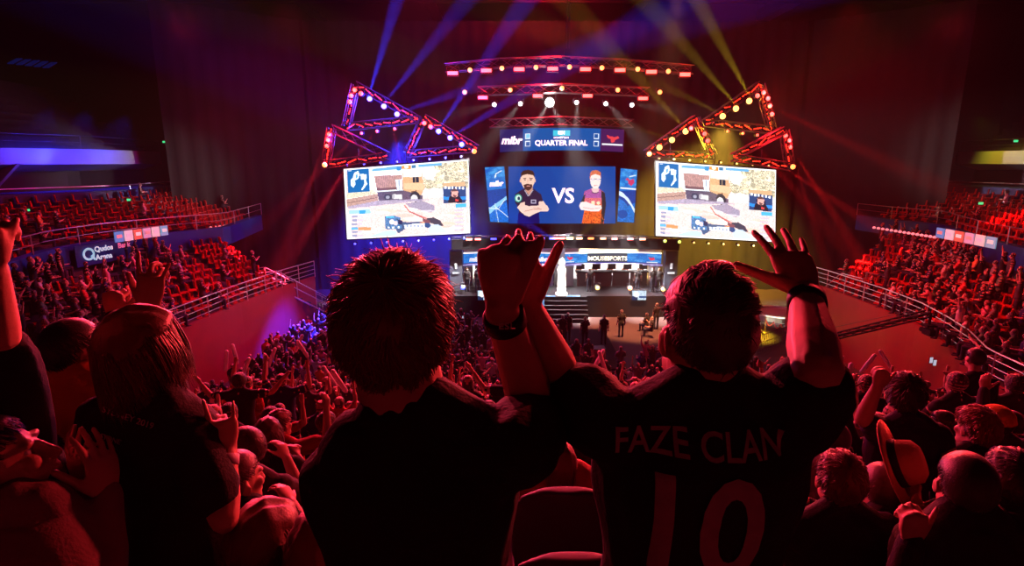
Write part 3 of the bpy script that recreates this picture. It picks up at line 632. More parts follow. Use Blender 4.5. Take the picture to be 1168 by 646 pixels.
# ------------------------------------------------------------------ trusses
def lattice(mb, A, B, w=.34, r=.035, step=.55, mi=0):
    A, B = Vector(A), Vector(B); d = (B - A).normalized(); up = Vector((0, 1, 0)); s = d.cross(up).normalized(); L = (B - A).length; n = max(2, int(L / step))
    offs = [s * w / 2 + up * w / 2, s * w / 2 - up * w / 2, -s * w / 2 - up * w / 2, -s * w / 2 + up * w / 2]
    for q in offs: mb.bar(A + q, B + q, r, 4, mi=mi)
    for k in range(n):
        a, b = A.lerp(B, k / n), A.lerp(B, (k + 1) / n)
        for j in range(4): mb.bar(a + offs[j], b + offs[(j + 1) % 4], r * .6, 3, mi=mi)
REDLED = mat('red_led_tube', (1, .1, .05), .4, emit=(1, .03, .012), es=2.2, sample=False)
def tri_truss(p, Y, lab, glow=(1, 1, 1)):
    V_ = [WY(x, y, Y + k) for (x, y), k in zip(p, (0, 0, 0))]
    o = thing('triangular_truss', V_[0], lab, 'truss')
    for i in range(3):
        a, b = V_[i], V_[(i + 1) % 3]; mb = MB(); lattice(mb, a, b, .42); mb.build('box_truss', ALU, o)
        if glow[i]:
            n = int((b - a).length / .55); tb = MB()
            for k in range(n):
                if True:
                    p0, p1 = a.lerp(b, (k + .10) / n), a.lerp(b, (k + .9) / n); j = Vector((0, 0, random.uniform(-.12, .12))); tb.bar(p0 + j, p1 - j, .036, 4)
            tb.build('red_light_tube', REDLED, o)
    return V_
T1 = tri_truss([(405.6, 96.8), (477.6, 136.4), (394.8, 144.8)], 35.0, 'highest of the three red lit triangular trusses over the screen with blue lamps', (1, 1, 1))
T2 = tri_truss([(378, 146), (442.8, 178), (372, 188)], 34.2, 'lowest red lit triangular truss, at the outer top corner of the screen with blue lamps', (0, 1, 1))
T3 = tri_truss([(483.6, 134.2), (544.8, 169.5), (464.4, 175.5)], 35.8, 'red lit triangular truss at the inner top corner of the screen with blue lamps', (1, 1, 1))
T4 = tri_truss([(866.8, 96.8), (880.5, 148.4), (804.4, 140)], 35.0, 'highest of the three red lit triangular trusses over the screen with yellow lamps', (1, 1, 1))
T5 = tri_truss([(793.6, 135.2), (814, 178), (737.2, 174.8)], 35.8, 'red lit triangular truss at the inner top corner of the screen with yellow lamps', (1, 1, 1))
T6 = tri_truss([(894.4, 148.4), (901, 190.4), (835.6, 179.6)], 34.2, 'lowest red lit triangular truss, at the outer top corner of the screen with yellow lamps', (1, 1, 1))
# long front truss over the stage (arched slightly in the photograph) and a second truss for the white lamps
def long_truss(pts, Y, lab, name='lighting_truss'):
    o = thing(name, WY(pts[0][0], pts[0][1], Y), lab, 'truss')
    for a, b in zip(pts, pts[1:]):
        mb = MB(); lattice(mb, WY(*a, Y), WY(*b, Y), .5, .04, .7); mb.build('box_truss', ALU, o)
    return o
long_truss([(508, 78), (570, 72), (640, 70), (712, 73), (790, 80)], 36.0, 'long aluminium truss carrying the upper row of red bar lights')
long_truss([(545, 104), (640, 101), (740, 105)], 37.0, 'aluminium truss carrying the lower row of red and amber lights')
long_truss([(558, 141), (640, 138), (722, 141)], 38.9, 'dim aluminium truss just above the hanging score screen')
o = thing('chain_hoist', WY(646, 60, 36), 'pair of bluish chains hanging from the ceiling above the middle of the long truss', 'chain'); 
for dx in (0, 3): MB().bar(WY(646 + dx, 62, 36), WY(646 + dx, 62, 36) + Vector((0, 0, 8)), .03, 4).build('chain', STEEL, o)
MB().box(WY(647, 62, 36), (.35, .3, .6)).build('hoist_motor', BLK, o)

# ------------------------------------------------------------------ lamps
def lamp_proto(name, shape, m_, size, lab, cat, group):
    o = thing(name, (0, 0, 0), lab, cat, group)
    if shape == 'bar':
        MB().box((0, .12, 0), (size * 1.15, .2, size * .6)).build('housing', BLK, o); MB().box((0, 0, 0), (size, .05, size * .32)).build('lens', m_, o)
        MB().bar((-size * .6, .12, 0), (-size * .6, .12, size * .6), .025, 4).bar((size * .6, .12, 0), (size * .6, .12, size * .6), .025, 4).bar((-size * .6, .12, size * .6), (size * .6, .12, size * .6), .025, 4).build('yoke', STEEL, o)
    else:
        MB().lathe((0, 0, 0), [(size * .62, 0), (size * .66, .06), (size * .6, .3), (size * .3, .42)], 12, axis=(0, 1, 0)).build('housing', BLK, o)
        MB().lathe((0, -.03, 0), [(size * .3, -.05), (size * .5, 0), (size * .52, .04)], 12, axis=(0, 1, 0)).build('lens', m_, o)
        MB().bar((-size * .7, .15, 0), (-size * .7, .15, size), .02, 4).bar((size * .7, .15, 0), (size * .7, .15, size), .02, 4).bar((-size * .7, .15, size), (size * .7, .15, size), .02, 4).build('yoke', STEEL, o)
    return o
def E_mat(name, c, s): return mat(name, (.8, .8, .8), .4, emit=c, es=s, sample=False)
ER, EA, EB, EW, EY, EG = E_mat('lamp_red', (1, .05, .03), 6), E_mat('lamp_amber', (1, .30, .06), 3.0), E_mat('lamp_blue', (.03, .06, 1), 4), E_mat('lamp_white', (1, .97, .95), 5), E_mat('lamp_yellow', (1, .6, .14), 2.6), E_mat('lamp_green', (.6, .9, .1), 2.5)
used = {}
def lamps_at(key, name, shape, m_, size, pts, Y, lab, cat, group):
    for i, (x, y) in enumerate(pts):
        p = WY(x, y, Y) + Vector((0, -.35, 0))
        if (key not in used): used[key] = lamp_proto(name, shape, m_, size, lab, cat, group); used[key].location = p
        else: clone(used[key], p, lab, group)
lamps_at('r1', 'bar_light', 'bar', ER, .62, [(517, 84.5), (555, 81.5), (592, 80), (630, 79.5), (667, 80), (706, 81), (741.5, 83), (779.5, 86)], 36, 'bright red bar light in the upper row over the stage', 'light', 'red bar lights in the upper row')
lamps_at('r2', 'bar_light', 'bar', ER, .58, [(551, 112), (613, 110), (669.5, 110), (732, 113)], 37, 'red bar light in the lower row over the stage', 'light', 'red bar lights in the lower row')
lamps_at('a1', 'blinder_light', 'round', EA, .27, [(536.5, 81), (572.5, 79), (611, 78), (649, 77.5), (685.5, 78.5), (726, 80), (760.5, 82.5)], 36, 'small amber lamp between the red bar lights of the upper row', 'light', 'amber lamps in the upper row')
lamps_at('a2', 'blinder_light', 'round', EA, .27, [(530.5, 106), (582, 103.5), (640.5, 101.5), (703.5, 103.5), (751, 106)], 37, 'small amber lamp in the lower row over the stage', 'light', 'amber lamps in the lower row')
lamps_at('w1', 'profile_spotlight', 'round', EW, .26, [(564, 120), (593.5, 119), (657, 117.5), (690, 119), (719.5, 120.5)], 37.5, 'small white spotlight throwing a thin pale beam over the score screen', 'light', 'white spotlights over the score screen')
lamps_at('w2', 'profile_spotlight', 'round', EW, .55, [(626.5, 117.5)], 37.5, 'brightest white spotlight, star shaped, above the middle of the score screen', 'light', None)
BLUEP = [(423.3, 113.5), (439.5, 122), (454.3, 131), (501, 150.2), (514.2, 157.6), (527.3, 165.2)]
lamps_at('b1', 'moving_head_light', 'round', EB, .30, BLUEP, 35, 'bright blue moving head lamp on a triangular truss', 'light', 'blue lamps on the triangular trusses')
YELP = [(851.7, 116), (836.8, 124.6), (821.8, 133.2), (780, 150.3), (764.6, 160), (750.4, 168.4)]
lamps_at('y1', 'moving_head_light', 'round', EY, .34, YELP, 35, 'yellow moving head lamp on a triangular truss', 'light', 'yellow lamps on the triangular trusses')
lamps_at('rt', 'moving_head_light', 'round', ER, .24, [(406.5, 103.5), (413.5, 107.5), (402.5, 110), (401, 117), (485, 141), (492, 145), (377.5, 153.5), (376.3, 160), (375, 167)], 34.4, 'small red lamp on a triangular truss over the screen with blue lamps', 'light', 'red lamps on the trusses by the blue lamps')
lamps_at('rt2', 'moving_head_light', 'round', ER, .24, [(868, 106.5), (861, 110), (873, 113), (875.2, 121.5), (877.5, 131), (786, 146.8), (801.5, 153), (805, 161), (892.8, 155), (897.5, 160.5), (898.5, 168)], 34.4, 'small red lamp on a triangular truss over the screen with yellow lamps', 'light', 'red lamps on the trusses by the yellow lamps')
lamps_at('at', 'moving_head_light', 'round', EA, .28, [(372.5, 188.2), (541.3, 172.8)], 34, 'small amber lamp at the tip of a triangular truss, blue lamp side', 'light', 'amber lamps at the truss tips, blue lamp side')
lamps_at('at2', 'moving_head_light', 'round', EA, .28, [(739, 176), (901, 190.3)], 34, 'small amber lamp at the tip of a triangular truss, yellow lamp side', 'light', 'amber lamps at the truss tips, yellow lamp side')
lamps_at('rp', 'pin_spotlight', 'round', ER, .16, [(451.5, 147.5), (431.5, 150), (414, 152.5)], 34.6, 'tiny red pin spotlight below the highest truss over the screen with blue lamps', 'light', 'red pin spotlights, blue lamp side')
lamps_at('rp2', 'pin_spotlight', 'round', ER, .16, [(827.5, 150), (844.5, 152.5), (861, 154.5)], 34.6, 'tiny red pin spotlight below the highest truss over the screen with yellow lamps', 'light', 'red pin spotlights, yellow lamp side')
def edge(q, v, n, off, y0=0.03, y1=.94):
    d = (q[0] - q[3]).normalized(); return [(quad_pt(q, y0 + (y1 - y0) * i / (n - 1), v) + d * off) for i in range(n)]
def edge_lamps(key, m_, P, lab, group, size=.14):
    for p in P:
        if key not in used: used[key] = lamp_proto('edge_lamp', 'round', m_, size, lab, 'light', group); used[key].location = p
        else: clone(used[key], p, lab, group)
edge_lamps('et', EB, edge(QL, 0, 8, .22), 'small blue lamp on the top edge of the bluish side screen', 'blue lamps on the top edge of the side screen')
edge_lamps('eb', EB, edge(QL, 1, 8, -.32, .06, .95), 'small blue lamp on the bottom edge of the bluish side screen', 'blue lamps on the bottom edge of the side screen')
edge_lamps('etr', EY, edge(QR, 0, 8, .22), 'small yellow lamp on the top edge of the side screen', 'yellow lamps on the top edge of the side screen', .12)
PB = edge(QR, 1, 8, -.32, .08, .95)
edge_lamps('ebg', EG, PB[:2], 'greenish lamp on the bottom edge of the side screen with yellow lamps', 'greenish lamps on the bottom edge of the side screen', .2)
edge_lamps('ebr', EY, PB[2:], 'small yellow lamp on the bottom edge of the side screen', 'yellow lamps on the bottom edge of the side screen', .12)
# lamp bars on the header over the booths
cols = [(535, ER, .5, 'red'), (545, ER, .4, 'red'), (563, EB, .5, 'blue'), (577, EB, .5, 'blue'), (590, EB, .5, 'blue'), (604, EB, .5, 'blue'), (618, EB, .4, 'blue'), (630, EB, .5, 'blue'), (634, ER, .5, 'red'), (641, ER, .55, 'red'), (650, EY, .6, 'yellow'), (661, EA, .5, 'amber'), (674, EA, .5, 'amber'), (688, EA, .5, 'amber'), (701, ER, .4, 'red'), (719, ER, .6, 'red'), (733, EA, .4, 'amber')]
for x, mm, s, cn in cols:
    p = WY(x, 272 + ((x - 640) / 130) ** 2 * 2, 39.1)
    k = 'hd' + cn
    if k not in used: used[k] = lamp_proto('header_light', 'bar', mm, s * .8, 'short %s light bar on the header over the player booths' % cn, 'light', cn + ' light bars on the stage header'); used[k].location = p
    else: clone(used[k], p)
for x, y, mm, lab in ((614.5, 326.5, EB, 'blue lamp on the stage between the clasped hands and the trophy'), (528, 328, EB, 'blue lamp at the outer end of the bluish stage side'), (681.5, 328.5, EY, 'bright yellow lamp on the stage floor below MOUSESPORTS'), (718.5, 329, EA, 'amber lamp on the stage floor beside the bright stage front screen'), (756.5, 330, EY, 'pale lamp at the olive lit end of the stage')):
    t = lamp_proto('floor_lamp', 'round', mm, .3, lab, 'light', None); t.location = WY(x, y, 37.9)
# ------------------------------------------------------------------ light and haze
RED, BLU, YEL, MAG, WHT = (1, .012, .02), (.02, .03, 1), (1, .62, .02), (1, .02, .22), (1, .93, .9)
K = 1.0
def aim(px, py, Y, tgt_px, tgt_Y, col, p, ang, blend=.6, name='stage_beam'):
    a = WY(px, py, Y) + Vector((0, -.75, 0)); b = WY(tgt_px[0], tgt_px[1], tgt_Y); return spot(name, a, b, col, p * K, ang, blend, .06)
BEAM = 800000
# blue beams up from the left triangular trusses, yellow ones from the right
for (x, y), tg, s in zip(BLUEP, [(450, 10), (540, -10), (600, 80), (580, 30), (640, 80), (-1, 0)], (1.3, .8, .6, 1.0, .7, 0)):
    if s: aim(x, y, 35, tg, 33, BLU, BEAM * 2.2 * s, 9)
for (x, y), tg, s in zip(YELP, [(795, 0), (770, 40), (740, 90), (720, 80), (640, 120), (640, 160)], (1.1, .9, .4, .9, .22, .12)):
    aim(x, y, 35, tg, 33, YEL, BEAM * .8 * s, 9)
for (x, y), tg, s in zip([(451.5, 147.5), (431.5, 150), (414, 152.5), (404, 120), (375, 165), (400, 188)], [(456, 185), (380, 215), (360, 200), (300, 330), (320, 300), (330, 300)], (.7, .6, .4, .4, .6, .8)):
    aim(x, y, 34.4, tg, 33.4, (1, .02, .05), BEAM * .9 * s, 7)
for (x, y), tg, s in zip([(827.5, 150), (844.5, 152.5), (876, 125), (899, 175), (899, 185), (885, 190)], [(832, 188), (905, 215), (960, 160), (980, 290), (950, 330), (1000, 260)], (.7, .6, .5, .8, .8, .6)):
    aim(x, y, 34.4, tg, 33.4, (1, .01, .01), BEAM * .9 * s, 7)
# pale beams over the score screen
for (x, y), tg, s in zip([(626.5, 117.5), (626.5, 117.5), (593.5, 119), (564, 120), (657, 117.5), (690, 119), (719.5, 120.5)], [(600, 160), (650, 160), (560, 160), (520, 130), (656, 170), (740, 170), (790, 130)], (1, 1, .5, .12, .8, .5, .12)):
    aim(x, y, 37.5, tg, 37.0, WHT, BEAM * .16 * s, 26, 1.0)
# beams through the gap below the centre screen
aim(632, 272, 39.1, (575, 240), 37.5, BLU, BEAM * .5, 16); aim(652, 272, 39.1, (700, 240), 37.5, YEL, BEAM * .14, 14)
# red washes from the lamp rows onto the audience
for x in (517, 592, 667, 741):
    a = WY(x, 86, 36) + Vector((0, -.8, 0)); spot('red_wash', a, (a.x * .9 + .3, 12, 3), RED, 4000, 80, .8, .3)
for px, py, tgt in ((404, 100, (-10, 12, 4)), (868, 100, (13, 12, 4))):
    a = WY(px, py, 35) + Vector((0, -.8, 0)); spot('red_wash', a, tgt, RED, 6000, 60, .8, .3)
# keys on the first rows: from the tips of the triangular trusses
spot('red_key', WY(404, 100, 35) + Vector((0, -.8, 0)), (-.2, 1.5, 9.8), (1, .05, .08), 70000, 9, 1, .3)
spot('red_key', WY(868, 100, 35) + Vector((0, -.8, 0)), (.5, 1.5, 9.8), (1, .05, .06), 80000, 9, 1, .3)
spot('side_wash', (-18, 33, 18), (-2, 7, 7), (1, .03, .08), 34000, 45, .8, .6)
spot('side_wash', (24, 33, 18), (5, 7, 7), (1, .03, .04), 34000, 45, .8, .6)
spot('top_wash', (-5, 34, 21), (-3, 15, 3), (1, .04, .09), 46000, 55, .8, .6)
spot('top_wash', (11, 34, 21), (7, 15, 3), (1, .035, .06), 46000, 55, .8, .6)
spot('bowl_wash', (0, 24, 20), (-18, 29, 4.5), (1, .04, .06), 24000, 50, .8, .5)
spot('bowl_wash', (6, 24, 20), (22, 27, 4.5), (1, .04, .04), 24000, 50, .8, .5)
spot('wall_wash', (-2, 30, 13), (-13.5, 27, 2), (1, .02, .3), 5000, 50, .8, .3)
spot('wall_wash', (6, 27, 12), (17.6, 23, 2), (1, .02, .02), 4500, 50, .8, .3)
def near_px(P, px): return min(P, key=lambda p: abs((proj(p) or (9999,))[0] - px))
UFL, UFR = offset_out(PL, 8.6, 10.8), offset_out(PR, 8.6, 10.8)
for px in (50, 88, 122):
    t = near_px(UFL, px); spot('balcony_blue', t + Vector((2.6, -1.6, 2.6)), t, BLU, 3000, 60, .9, .2)
t = near_px(UFL, 10); spot('balcony_blue', t + Vector((2, 1, -.3)), t + Vector((-2, 0, 1.5)), BLU, 900, 90, .9, .2)
t = near_px(UFR, 1150); spot('balcony_yellow', t + Vector((-3, -.5, 3)), t, (.7, .62, .03), 1300, 60, .9, .2)
spot('floor_blue', WY(470, 150, 35) + Vector((0, -1, 0)), WZ(348, 376, 1.2), BLU, 260000, 19, .6, .3)
spot('drape_blue', (-8, 40, 12), (-8, 46, 4), BLU, 130000, 80, .9, .3)
spot('floor_yellow', WY(800, 150, 35), (14, 33.5, 0), (1, .70, .02), 200000, 20, .6, .3)
spot('drape_yellow', (14, 38, 13), (15, 46, 4), (.75, .42, .04), 90000, 80, .9, .3)
spot('floor_amber', WZ(725, 372, 0) + Vector((0, -6, 20)), WZ(725, 372, 0), (1, .30, .12), 110000, 22, .6, .3)
spot('drape_red', (-13, 36, 20), (-19, 44, 10), (1, .01, .12), 3000, 90, .9, .3)
spot('drape_red', (20, 36, 20), (26, 44, 10), (1, .01, .01), 3500, 90, .9, .3)
spot('drape_red', (3, 38, 25), (3, 46, 14), (1, .01, .02), 20000, 120, .9, .3)
t = W(250, 165, 40); spot('red_cone', t + Vector((5, -4, 10)), t, (1, .03, .01), 2500, 26, .5, .1)
for (xa, xb, zb, zt) in (BL0, BR0):
    for k in (.25, .75): point('booth_light', (xa + (xb - xa) * k, 41.9, zt - .3), (1, .9, .85), 900, .15)
for px in (667, 680, 694, 707, 720): spot('canopy_spot', WY(px, 279, 39.9), WY(px, 292, 41.2), (1, .8, .3), 500, 50, .6, .05)
spot('stage_key', (3.4, 28, 13), (3.4, 41.5, 3.8), (1, .85, .8), 2500, 13, .8, .3)
for x, y in [(517, 84.5), (555, 81.5), (592, 80), (630, 79.5), (667, 80), (706, 81), (741.5, 83), (779.5, 86)]: point('lamp_glow', WY(x, y, 36) + Vector((0, -.8, 0)), (1, .01, .01), 150, .1)
for x, y in [(551, 112), (613, 110), (669.5, 110), (732, 113)]: point('lamp_glow', WY(x, y, 37) + Vector((0, -.8, 0)), (1, .01, .01), 120, .1)
for x, y in [(404, 106), (488, 143), (376, 160), (871, 108), (876, 124), (787, 147), (896, 162)]: point('lamp_glow', WY(x, y, 34.4) + Vector((0, -.8, 0)), (1, .01, .015), 300, .1)
for x, y in BLUEP: point('lamp_glow', WY(x, y, 35) + Vector((0, -.8, 0)), BLU, 300, .1)
point('lamp_glow', WY(626.5, 117.5, 37.5) + Vector((0, -.8, 0)), (1, .95, .9), 300, .1)
w = bpy.data.worlds.new('world'); SC.world = w; w.use_nodes = True; nt = w.node_tree
nt.nodes['Background'].inputs['Color'].default_value = (0, 0, 0, 1); nt.nodes['Background'].inputs['Strength'].default_value = 0
vs = nt.nodes.new('ShaderNodeVolumeScatter'); vs.inputs['Density'].default_value = .0009; vs.inputs['Anisotropy'].default_value = -.45; vs.inputs['Color'].default_value = (1, 1, 1, 1)
nt.links.new(vs.outputs[0], nt.nodes['World Output'].inputs['Volume'])
C_ = SC.cycles
C_.max_bounces = 4; C_.diffuse_bounces = 1; C_.glossy_bounces = 1; C_.transmission_bounces = 1; C_.volume_bounces = 0; C_.transparent_max_bounces = 4
C_.use_denoising = True; C_.caustics_reflective = False; C_.caustics_refractive = False; C_.sample_clamp_indirect = 4; C_.use_light_tree = True
# ------------------------------------------------------------------ people
from mathutils.kdtree import KDTree
from mathutils.bvhtree import BVHTree
V = Vector
SKIN = mat('skin', (.62, .36, .27), .5, noise=.08, scale=30, bump=.08, bscale=180)
SKIN2 = mat('skin_tan', (.42, .23, .16), .5, noise=.08, scale=30)
CLOTH = mat('cotton_cloth', (.02, .02, .02), .85, objcol=True, bump=.25, bscale=120)
CLOTHC = mat('crowd_cloth', (.02, .02, .02), .85, attr='shirt')
SKINC = mat('crowd_skin', (.55, .31, .23), .55)
HAIR = mat('dark_hair', (.035, .018, .012), .45, spec=.5, sheen=.2, bump=1.0, bscale=70)
HAIRO = mat('hair_coloured', (.05, .03, .02), .42, objcol=True, spec=.5, sheen=.2, bump=.15, bscale=160)
PANT = mat('dark_denim', (.02, .022, .04), .85)
EYEW = mat('eye_white', (.7, .7, .7), .3)

def frame(yaw=0, pitch=0, roll=0):      # yaw>0 turns to the person's left, pitch>0 looks up
    R = Matrix.Rotation(yaw, 3, 'Z') @ Matrix.Rotation(pitch, 3, 'X') @ Matrix.Rotation(roll, 3, 'Y')
    return R @ V((1, 0, 0)), R @ V((0, 1, 0)), R @ V((0, 0, 1))
class PR:
    """closed primitives that are fused into one continuous skin"""
    def __init__(s): s.v = []; s.f = []; s.t = []
    def _add(s, vs, fs, tag): n = len(s.v); s.v += vs; s.f += [tuple(i + n for i in f) for f in fs]; s.t += [tag] * len(vs)
    def loft(s, rings, tag='skin', n=14):     # rings: (centre, rx, ry, X, Y)
        vs = []; k = len(rings)
        for c, rx, ry, X, Y in rings:
            for i in range(n): a = 2 * PI * i / n; vs.append(c + X * (rx * math.cos(a)) + Y * (ry * math.sin(a)))
        fs = [(j * n + i, j * n + (i + 1) % n, (j + 1) * n + (i + 1) % n, (j + 1) * n + i) for j in range(k - 1) for i in range(n)] + [tuple(range(n))[::-1], tuple(range((k - 1) * n, k * n))]
        s._add(vs, fs, tag)
    def cap(s, a, b, ra, rb, tag='skin', n=10, flat=None, fk=1):
        a, b = V(a), V(b); d = b - a; L = d.length
        if L < 1e-5: d = V((0, 0, 1)); L = 1e-5
        d = d / L; X = d.orthogonal().normalized() if flat is None else (flat - d * flat.dot(d)).normalized(); Y = d.cross(X)
        R = []
        for q in (-1, -.7, 0): R.append((a + d * (ra * q), ra * math.sqrt(max(.02, 1 - q * q)), X, Y))
        for q in (.33, .66): R.append((a.lerp(b, q), ra + (rb - ra) * q, X, Y))
        for q in (0, .7, 1): R.append((b + d * (rb * q), rb * math.sqrt(max(.02, 1 - q * q)), X, Y))
        s.loft([(c, r * fk if flat is not None else r, r, X, Y) for c, r, X, Y in R], tag, n)
    def ell(s, c, rad, ax, tag='skin', n=14):
        X, Y, Z = ax; R = []
        for k in range(9):
            a = -PI / 2 + PI * (k + .15) / 8.3; R.append((c + Z * (rad[2] * math.sin(a)), rad[0] * max(.08, math.cos(a)), rad[1] * max(.08, math.cos(a)), X, Y))
        s.loft(R, tag, n)

def remesh(pr, voxel, smooth=2, tags=None, name='tmp'):
    me = bpy.data.meshes.new(name); me.from_pydata([tuple(v) for v in pr.v], [], pr.f)
    o = bpy.data.objects.new(name, me); COL.objects.link(o)
    md = o.modifiers.new('r', 'REMESH'); md.mode = 'VOXEL'; md.voxel_size = voxel; md.use_smooth_shade = True
    if smooth: sm = o.modifiers.new('s', 'SMOOTH'); sm.iterations = smooth; sm.factor = .5
    dg = bpy.context.evaluated_depsgraph_get(); out = bpy.data.meshes.new_from_object(o.evaluated_get(dg))
    bpy.data.objects.remove(o); bpy.data.meshes.remove(me)
    out.polygons.foreach_set('use_smooth', [True] * len(out.polygons)); out.name = name
    if tags:
        kd = KDTree(len(pr.v)); [kd.insert(v, i) for i, v in enumerate(pr.v)]; kd.balance()
        mi = [tags.index(pr.t[kd.find(p.center)[1]]) for p in out.polygons]; out.polygons.foreach_set('material_index', mi)
    return out
def folds(me, amp, freq=18, seed=0, ax=None):
    n = len(me.vertices); co = np.empty(n * 3); me.vertices.foreach_get('co', co); co = co.reshape(-1, 3)
    no = np.empty(n * 3); me.vertices.foreach_get('normal', no); no = no.reshape(-1, 3); rs = np.random.RandomState(seed); d = np.zeros(n)
    for k in range(5):
        a = rs.randn(3); a /= np.linalg.norm(a); b = rs.randn(3); b /= np.linalg.norm(b); f = freq * (.6 + rs.rand() * 1.2)
        d += np.sin(co @ a * f + 2.2 * np.sin(co @ b * f * .45 + rs.rand() * 6) + rs.rand() * 6) / (1 + .4 * k)
    d = np.sign(d) * np.abs(d) ** .8; co += no * (d * amp / 2.2)[:, None]; me.vertices.foreach_set('co', co.ravel()); me.update()

def head_prims(p, c, X, Y, Z, s=1.0, tag='skin', low=False):
    L = lambda x, y, z: c + X * (x * s) + Y * (y * s) + Z * (z * s)
    p.ell(L(0, -.012, .025), (.077 * s, .096 * s, .092 * s), (X, Y, Z), tag); p.ell(L(0, .022, -.045), (.062 * s, .074 * s, .078 * s), (X, Y, Z), tag)
    if low: p.cap(L(0, .09, -.005), L(0, .105, -.03), .012 * s, .016 * s, tag, 6); return
    p.ell(L(0, .062, -.098), (.030 * s, .028 * s, .022 * s), (X, Y, Z), tag)                     # chin
    for k in (-1, 1):
        p.ell(L(.045 * k, .025, -.075), (.022 * s, .05 * s, .03 * s), (X, Y, Z), tag)              # jaw
        p.ell(L(.04 * k, .066, -.02), (.024 * s, .022 * s, .022 * s), (X, Y, Z), tag)            # cheekbone
        p.ell(L(.03 * k, .078, .028), (.026 * s, .015 * s, .010 * s), (X, Y, Z), tag)            # brow
        e = c + X * (.083 * k * s) + Y * (-.012 * s) + Z * (-.008 * s); eX = (X * k + Y * -.55).normalized()
        p.ell(e, (.008 * s, .021 * s, .034 * s), (eX, (Y + X * .55 * k).normalized(), Z), tag, 10); p.cap(e + eX * .006 + Z * .024 * s - Y * .008, e + eX * .008 - Z * .01 * s - Y * .018 * s, .005 * s, .005 * s, tag, 6)
        p.ell(L(.012 * k, .100, -.040), (.009 * s, .011 * s, .008 * s), (X, Y, Z), tag, 8)
    p.cap(L(0, .084, .018), L(0, .108, -.034), .009 * s, .012 * s, tag, 8)                       # nose
    p.ell(L(0, .088, -.066), (.024 * s, .012 * s, .006 * s), (X, Y, Z), tag, 10); p.ell(L(0, .086, -.078), (.020 * s, .012 * s, .007 * s), (X, Y, Z), tag, 10)

def hand_prims(p, w, d, n, l, curl=(10, 15, 10), spread=6, s=1.0, thumb=(.6, .8, .2), tag='skin', each=None, tcurl=10):
    """w wrist, d to the knuckles, n the way the palm faces, l the thumb's side"""
    d = d.normalized(); n = (n - d * n.dot(d)).normalized(); l = (l - d * l.dot(d) - n * l.dot(n)).normalized()
    p.loft([(w - d * .02 * s, .027 * s, .019 * s, l, n), (w + d * .015 * s, .031 * s, .019 * s, l, n), (w + d * .05 * s, .041 * s, .017 * s, l, n), (w + d * .085 * s, .043 * s, .014 * s, l, n), (w + d * .098 * s, .038 * s, .010 * s, l, n)], tag, 16)
    lens = (.078, .086, .080, .062)
    if each is None and curl[0] > 50: p.ell(w + d * (.058 * s) + n * (.004 * s), (.042 * s, .027 * s, .050 * s), (l, n, d), tag)
    for i in range(4):
        off = (.031, .0105, -.0105, -.0305)[i]; b = w + d * ((.090, .096, .092, .082)[i] * s) + l * (off * s)
        a = math.radians(spread * (1.5 - i)); dd = (d * math.cos(a) + l * math.sin(a)).normalized(); c = each[i] if each else curl
        axis = dd.cross(n)       # rotating dd towards n
        r = (.0092, .0095, .009, .0078)[i] * s; q = b - dd * .012 * s; ang = 0
        for k, (fr, cu) in enumerate(zip((.45, .30, .25), c)):
            ang += math.radians(cu); v = (dd * math.cos(ang) + n * math.sin(ang)); e = q + v * (lens[i] * s * fr + (.012 * s if k == 0 else 0)); p.cap(q, e, r * (1 - .08 * k), r * (.94 - .1 * k), tag, 8); q = e
    t0 = w + d * .022 * s + l * .024 * s; tv = (d * thumb[0] + l * thumb[1] + n * thumb[2]).normalized(); t1 = t0 + tv * .045 * s
    tv2 = (tv * math.cos(math.radians(tcurl)) + (d * .8 + n * .5).normalized() * math.sin(math.radians(tcurl))).normalized(); t2 = t1 + tv2 * .032 * s; t3 = t2 + tv2 * .024 * s
    p.cap(t0, t1, .017 * s, .0125 * s, tag, 8); p.cap(t1, t2, .0118 * s, .0105 * s, tag, 8); p.cap(t2, t3, .0105 * s, .009 * s, tag, 8)

def lerp(a, b, k): return a + (b - a) * k
def torso(p, J, inf, tag, hem=0.0, low=False):
    X, Y = J['X'], J['Y']; P, Wt, C_, N = J['pelvis'], J['waist'], J['chest'], J['neck']; b = J.get('bulk', 1)
    up = (N - C_).normalized(); r = [(P - up * .06 * (1 - hem), .155, .112), (P + (Wt - P) * .35, .168, .118), (Wt, .148, .108), (lerp(Wt, C_, .5), .160, .114), (C_, .180, .122), (lerp(C_, N, .45), .182, .110), (lerp(C_, N, .75), .135, .085), (N, .075, .065)]
    p.loft([(c, rx * b + inf, ry * b + inf, X, Y) for c, rx, ry in r], tag, 18)
    p.cap(J['shL'], J['shR'], .058 + inf, .058 + inf, tag)
    for k in 'LR': p.cap(N + up * .045 + (J['sh' + k] - N).normalized() * .035, lerp(N, J['sh' + k], .62) + up * .012, .048 + inf, .050 + inf, tag)
    for k in 'LR': p.cap(lerp(C_, J['sh' + k], .55) + X * 0, J['sh' + k], .075 + inf, .060 + inf, tag)
def arms(p, J, tag, inf=0, upto=2.0, s=1.0):
    for k in 'LR':
        a, e, w = J['sh' + k], J['el' + k], J['wr' + k]
        if upto >= 1: 
            p.cap(a, e, .054 * s + inf, .041 * s + inf, tag)
            if upto >= 2: m_ = lerp(e, w, .3); p.cap(e, m_, .041 * s + inf, .043 * s + inf, tag); p.cap(m_, w, .043 * s + inf, .028 * s + inf, tag)
        else: p.cap(a, lerp(a, e, upto), .057 * s + inf, .052 * s + inf * 1.4, tag)
def legs(p, J, tag, inf=0):
    for k in 'LR': p.cap(J['hip' + k], J['kn' + k], .082 + inf, .056 + inf, tag); p.cap(J['kn' + k], J['an' + k], .056 + inf, .042 + inf, tag)
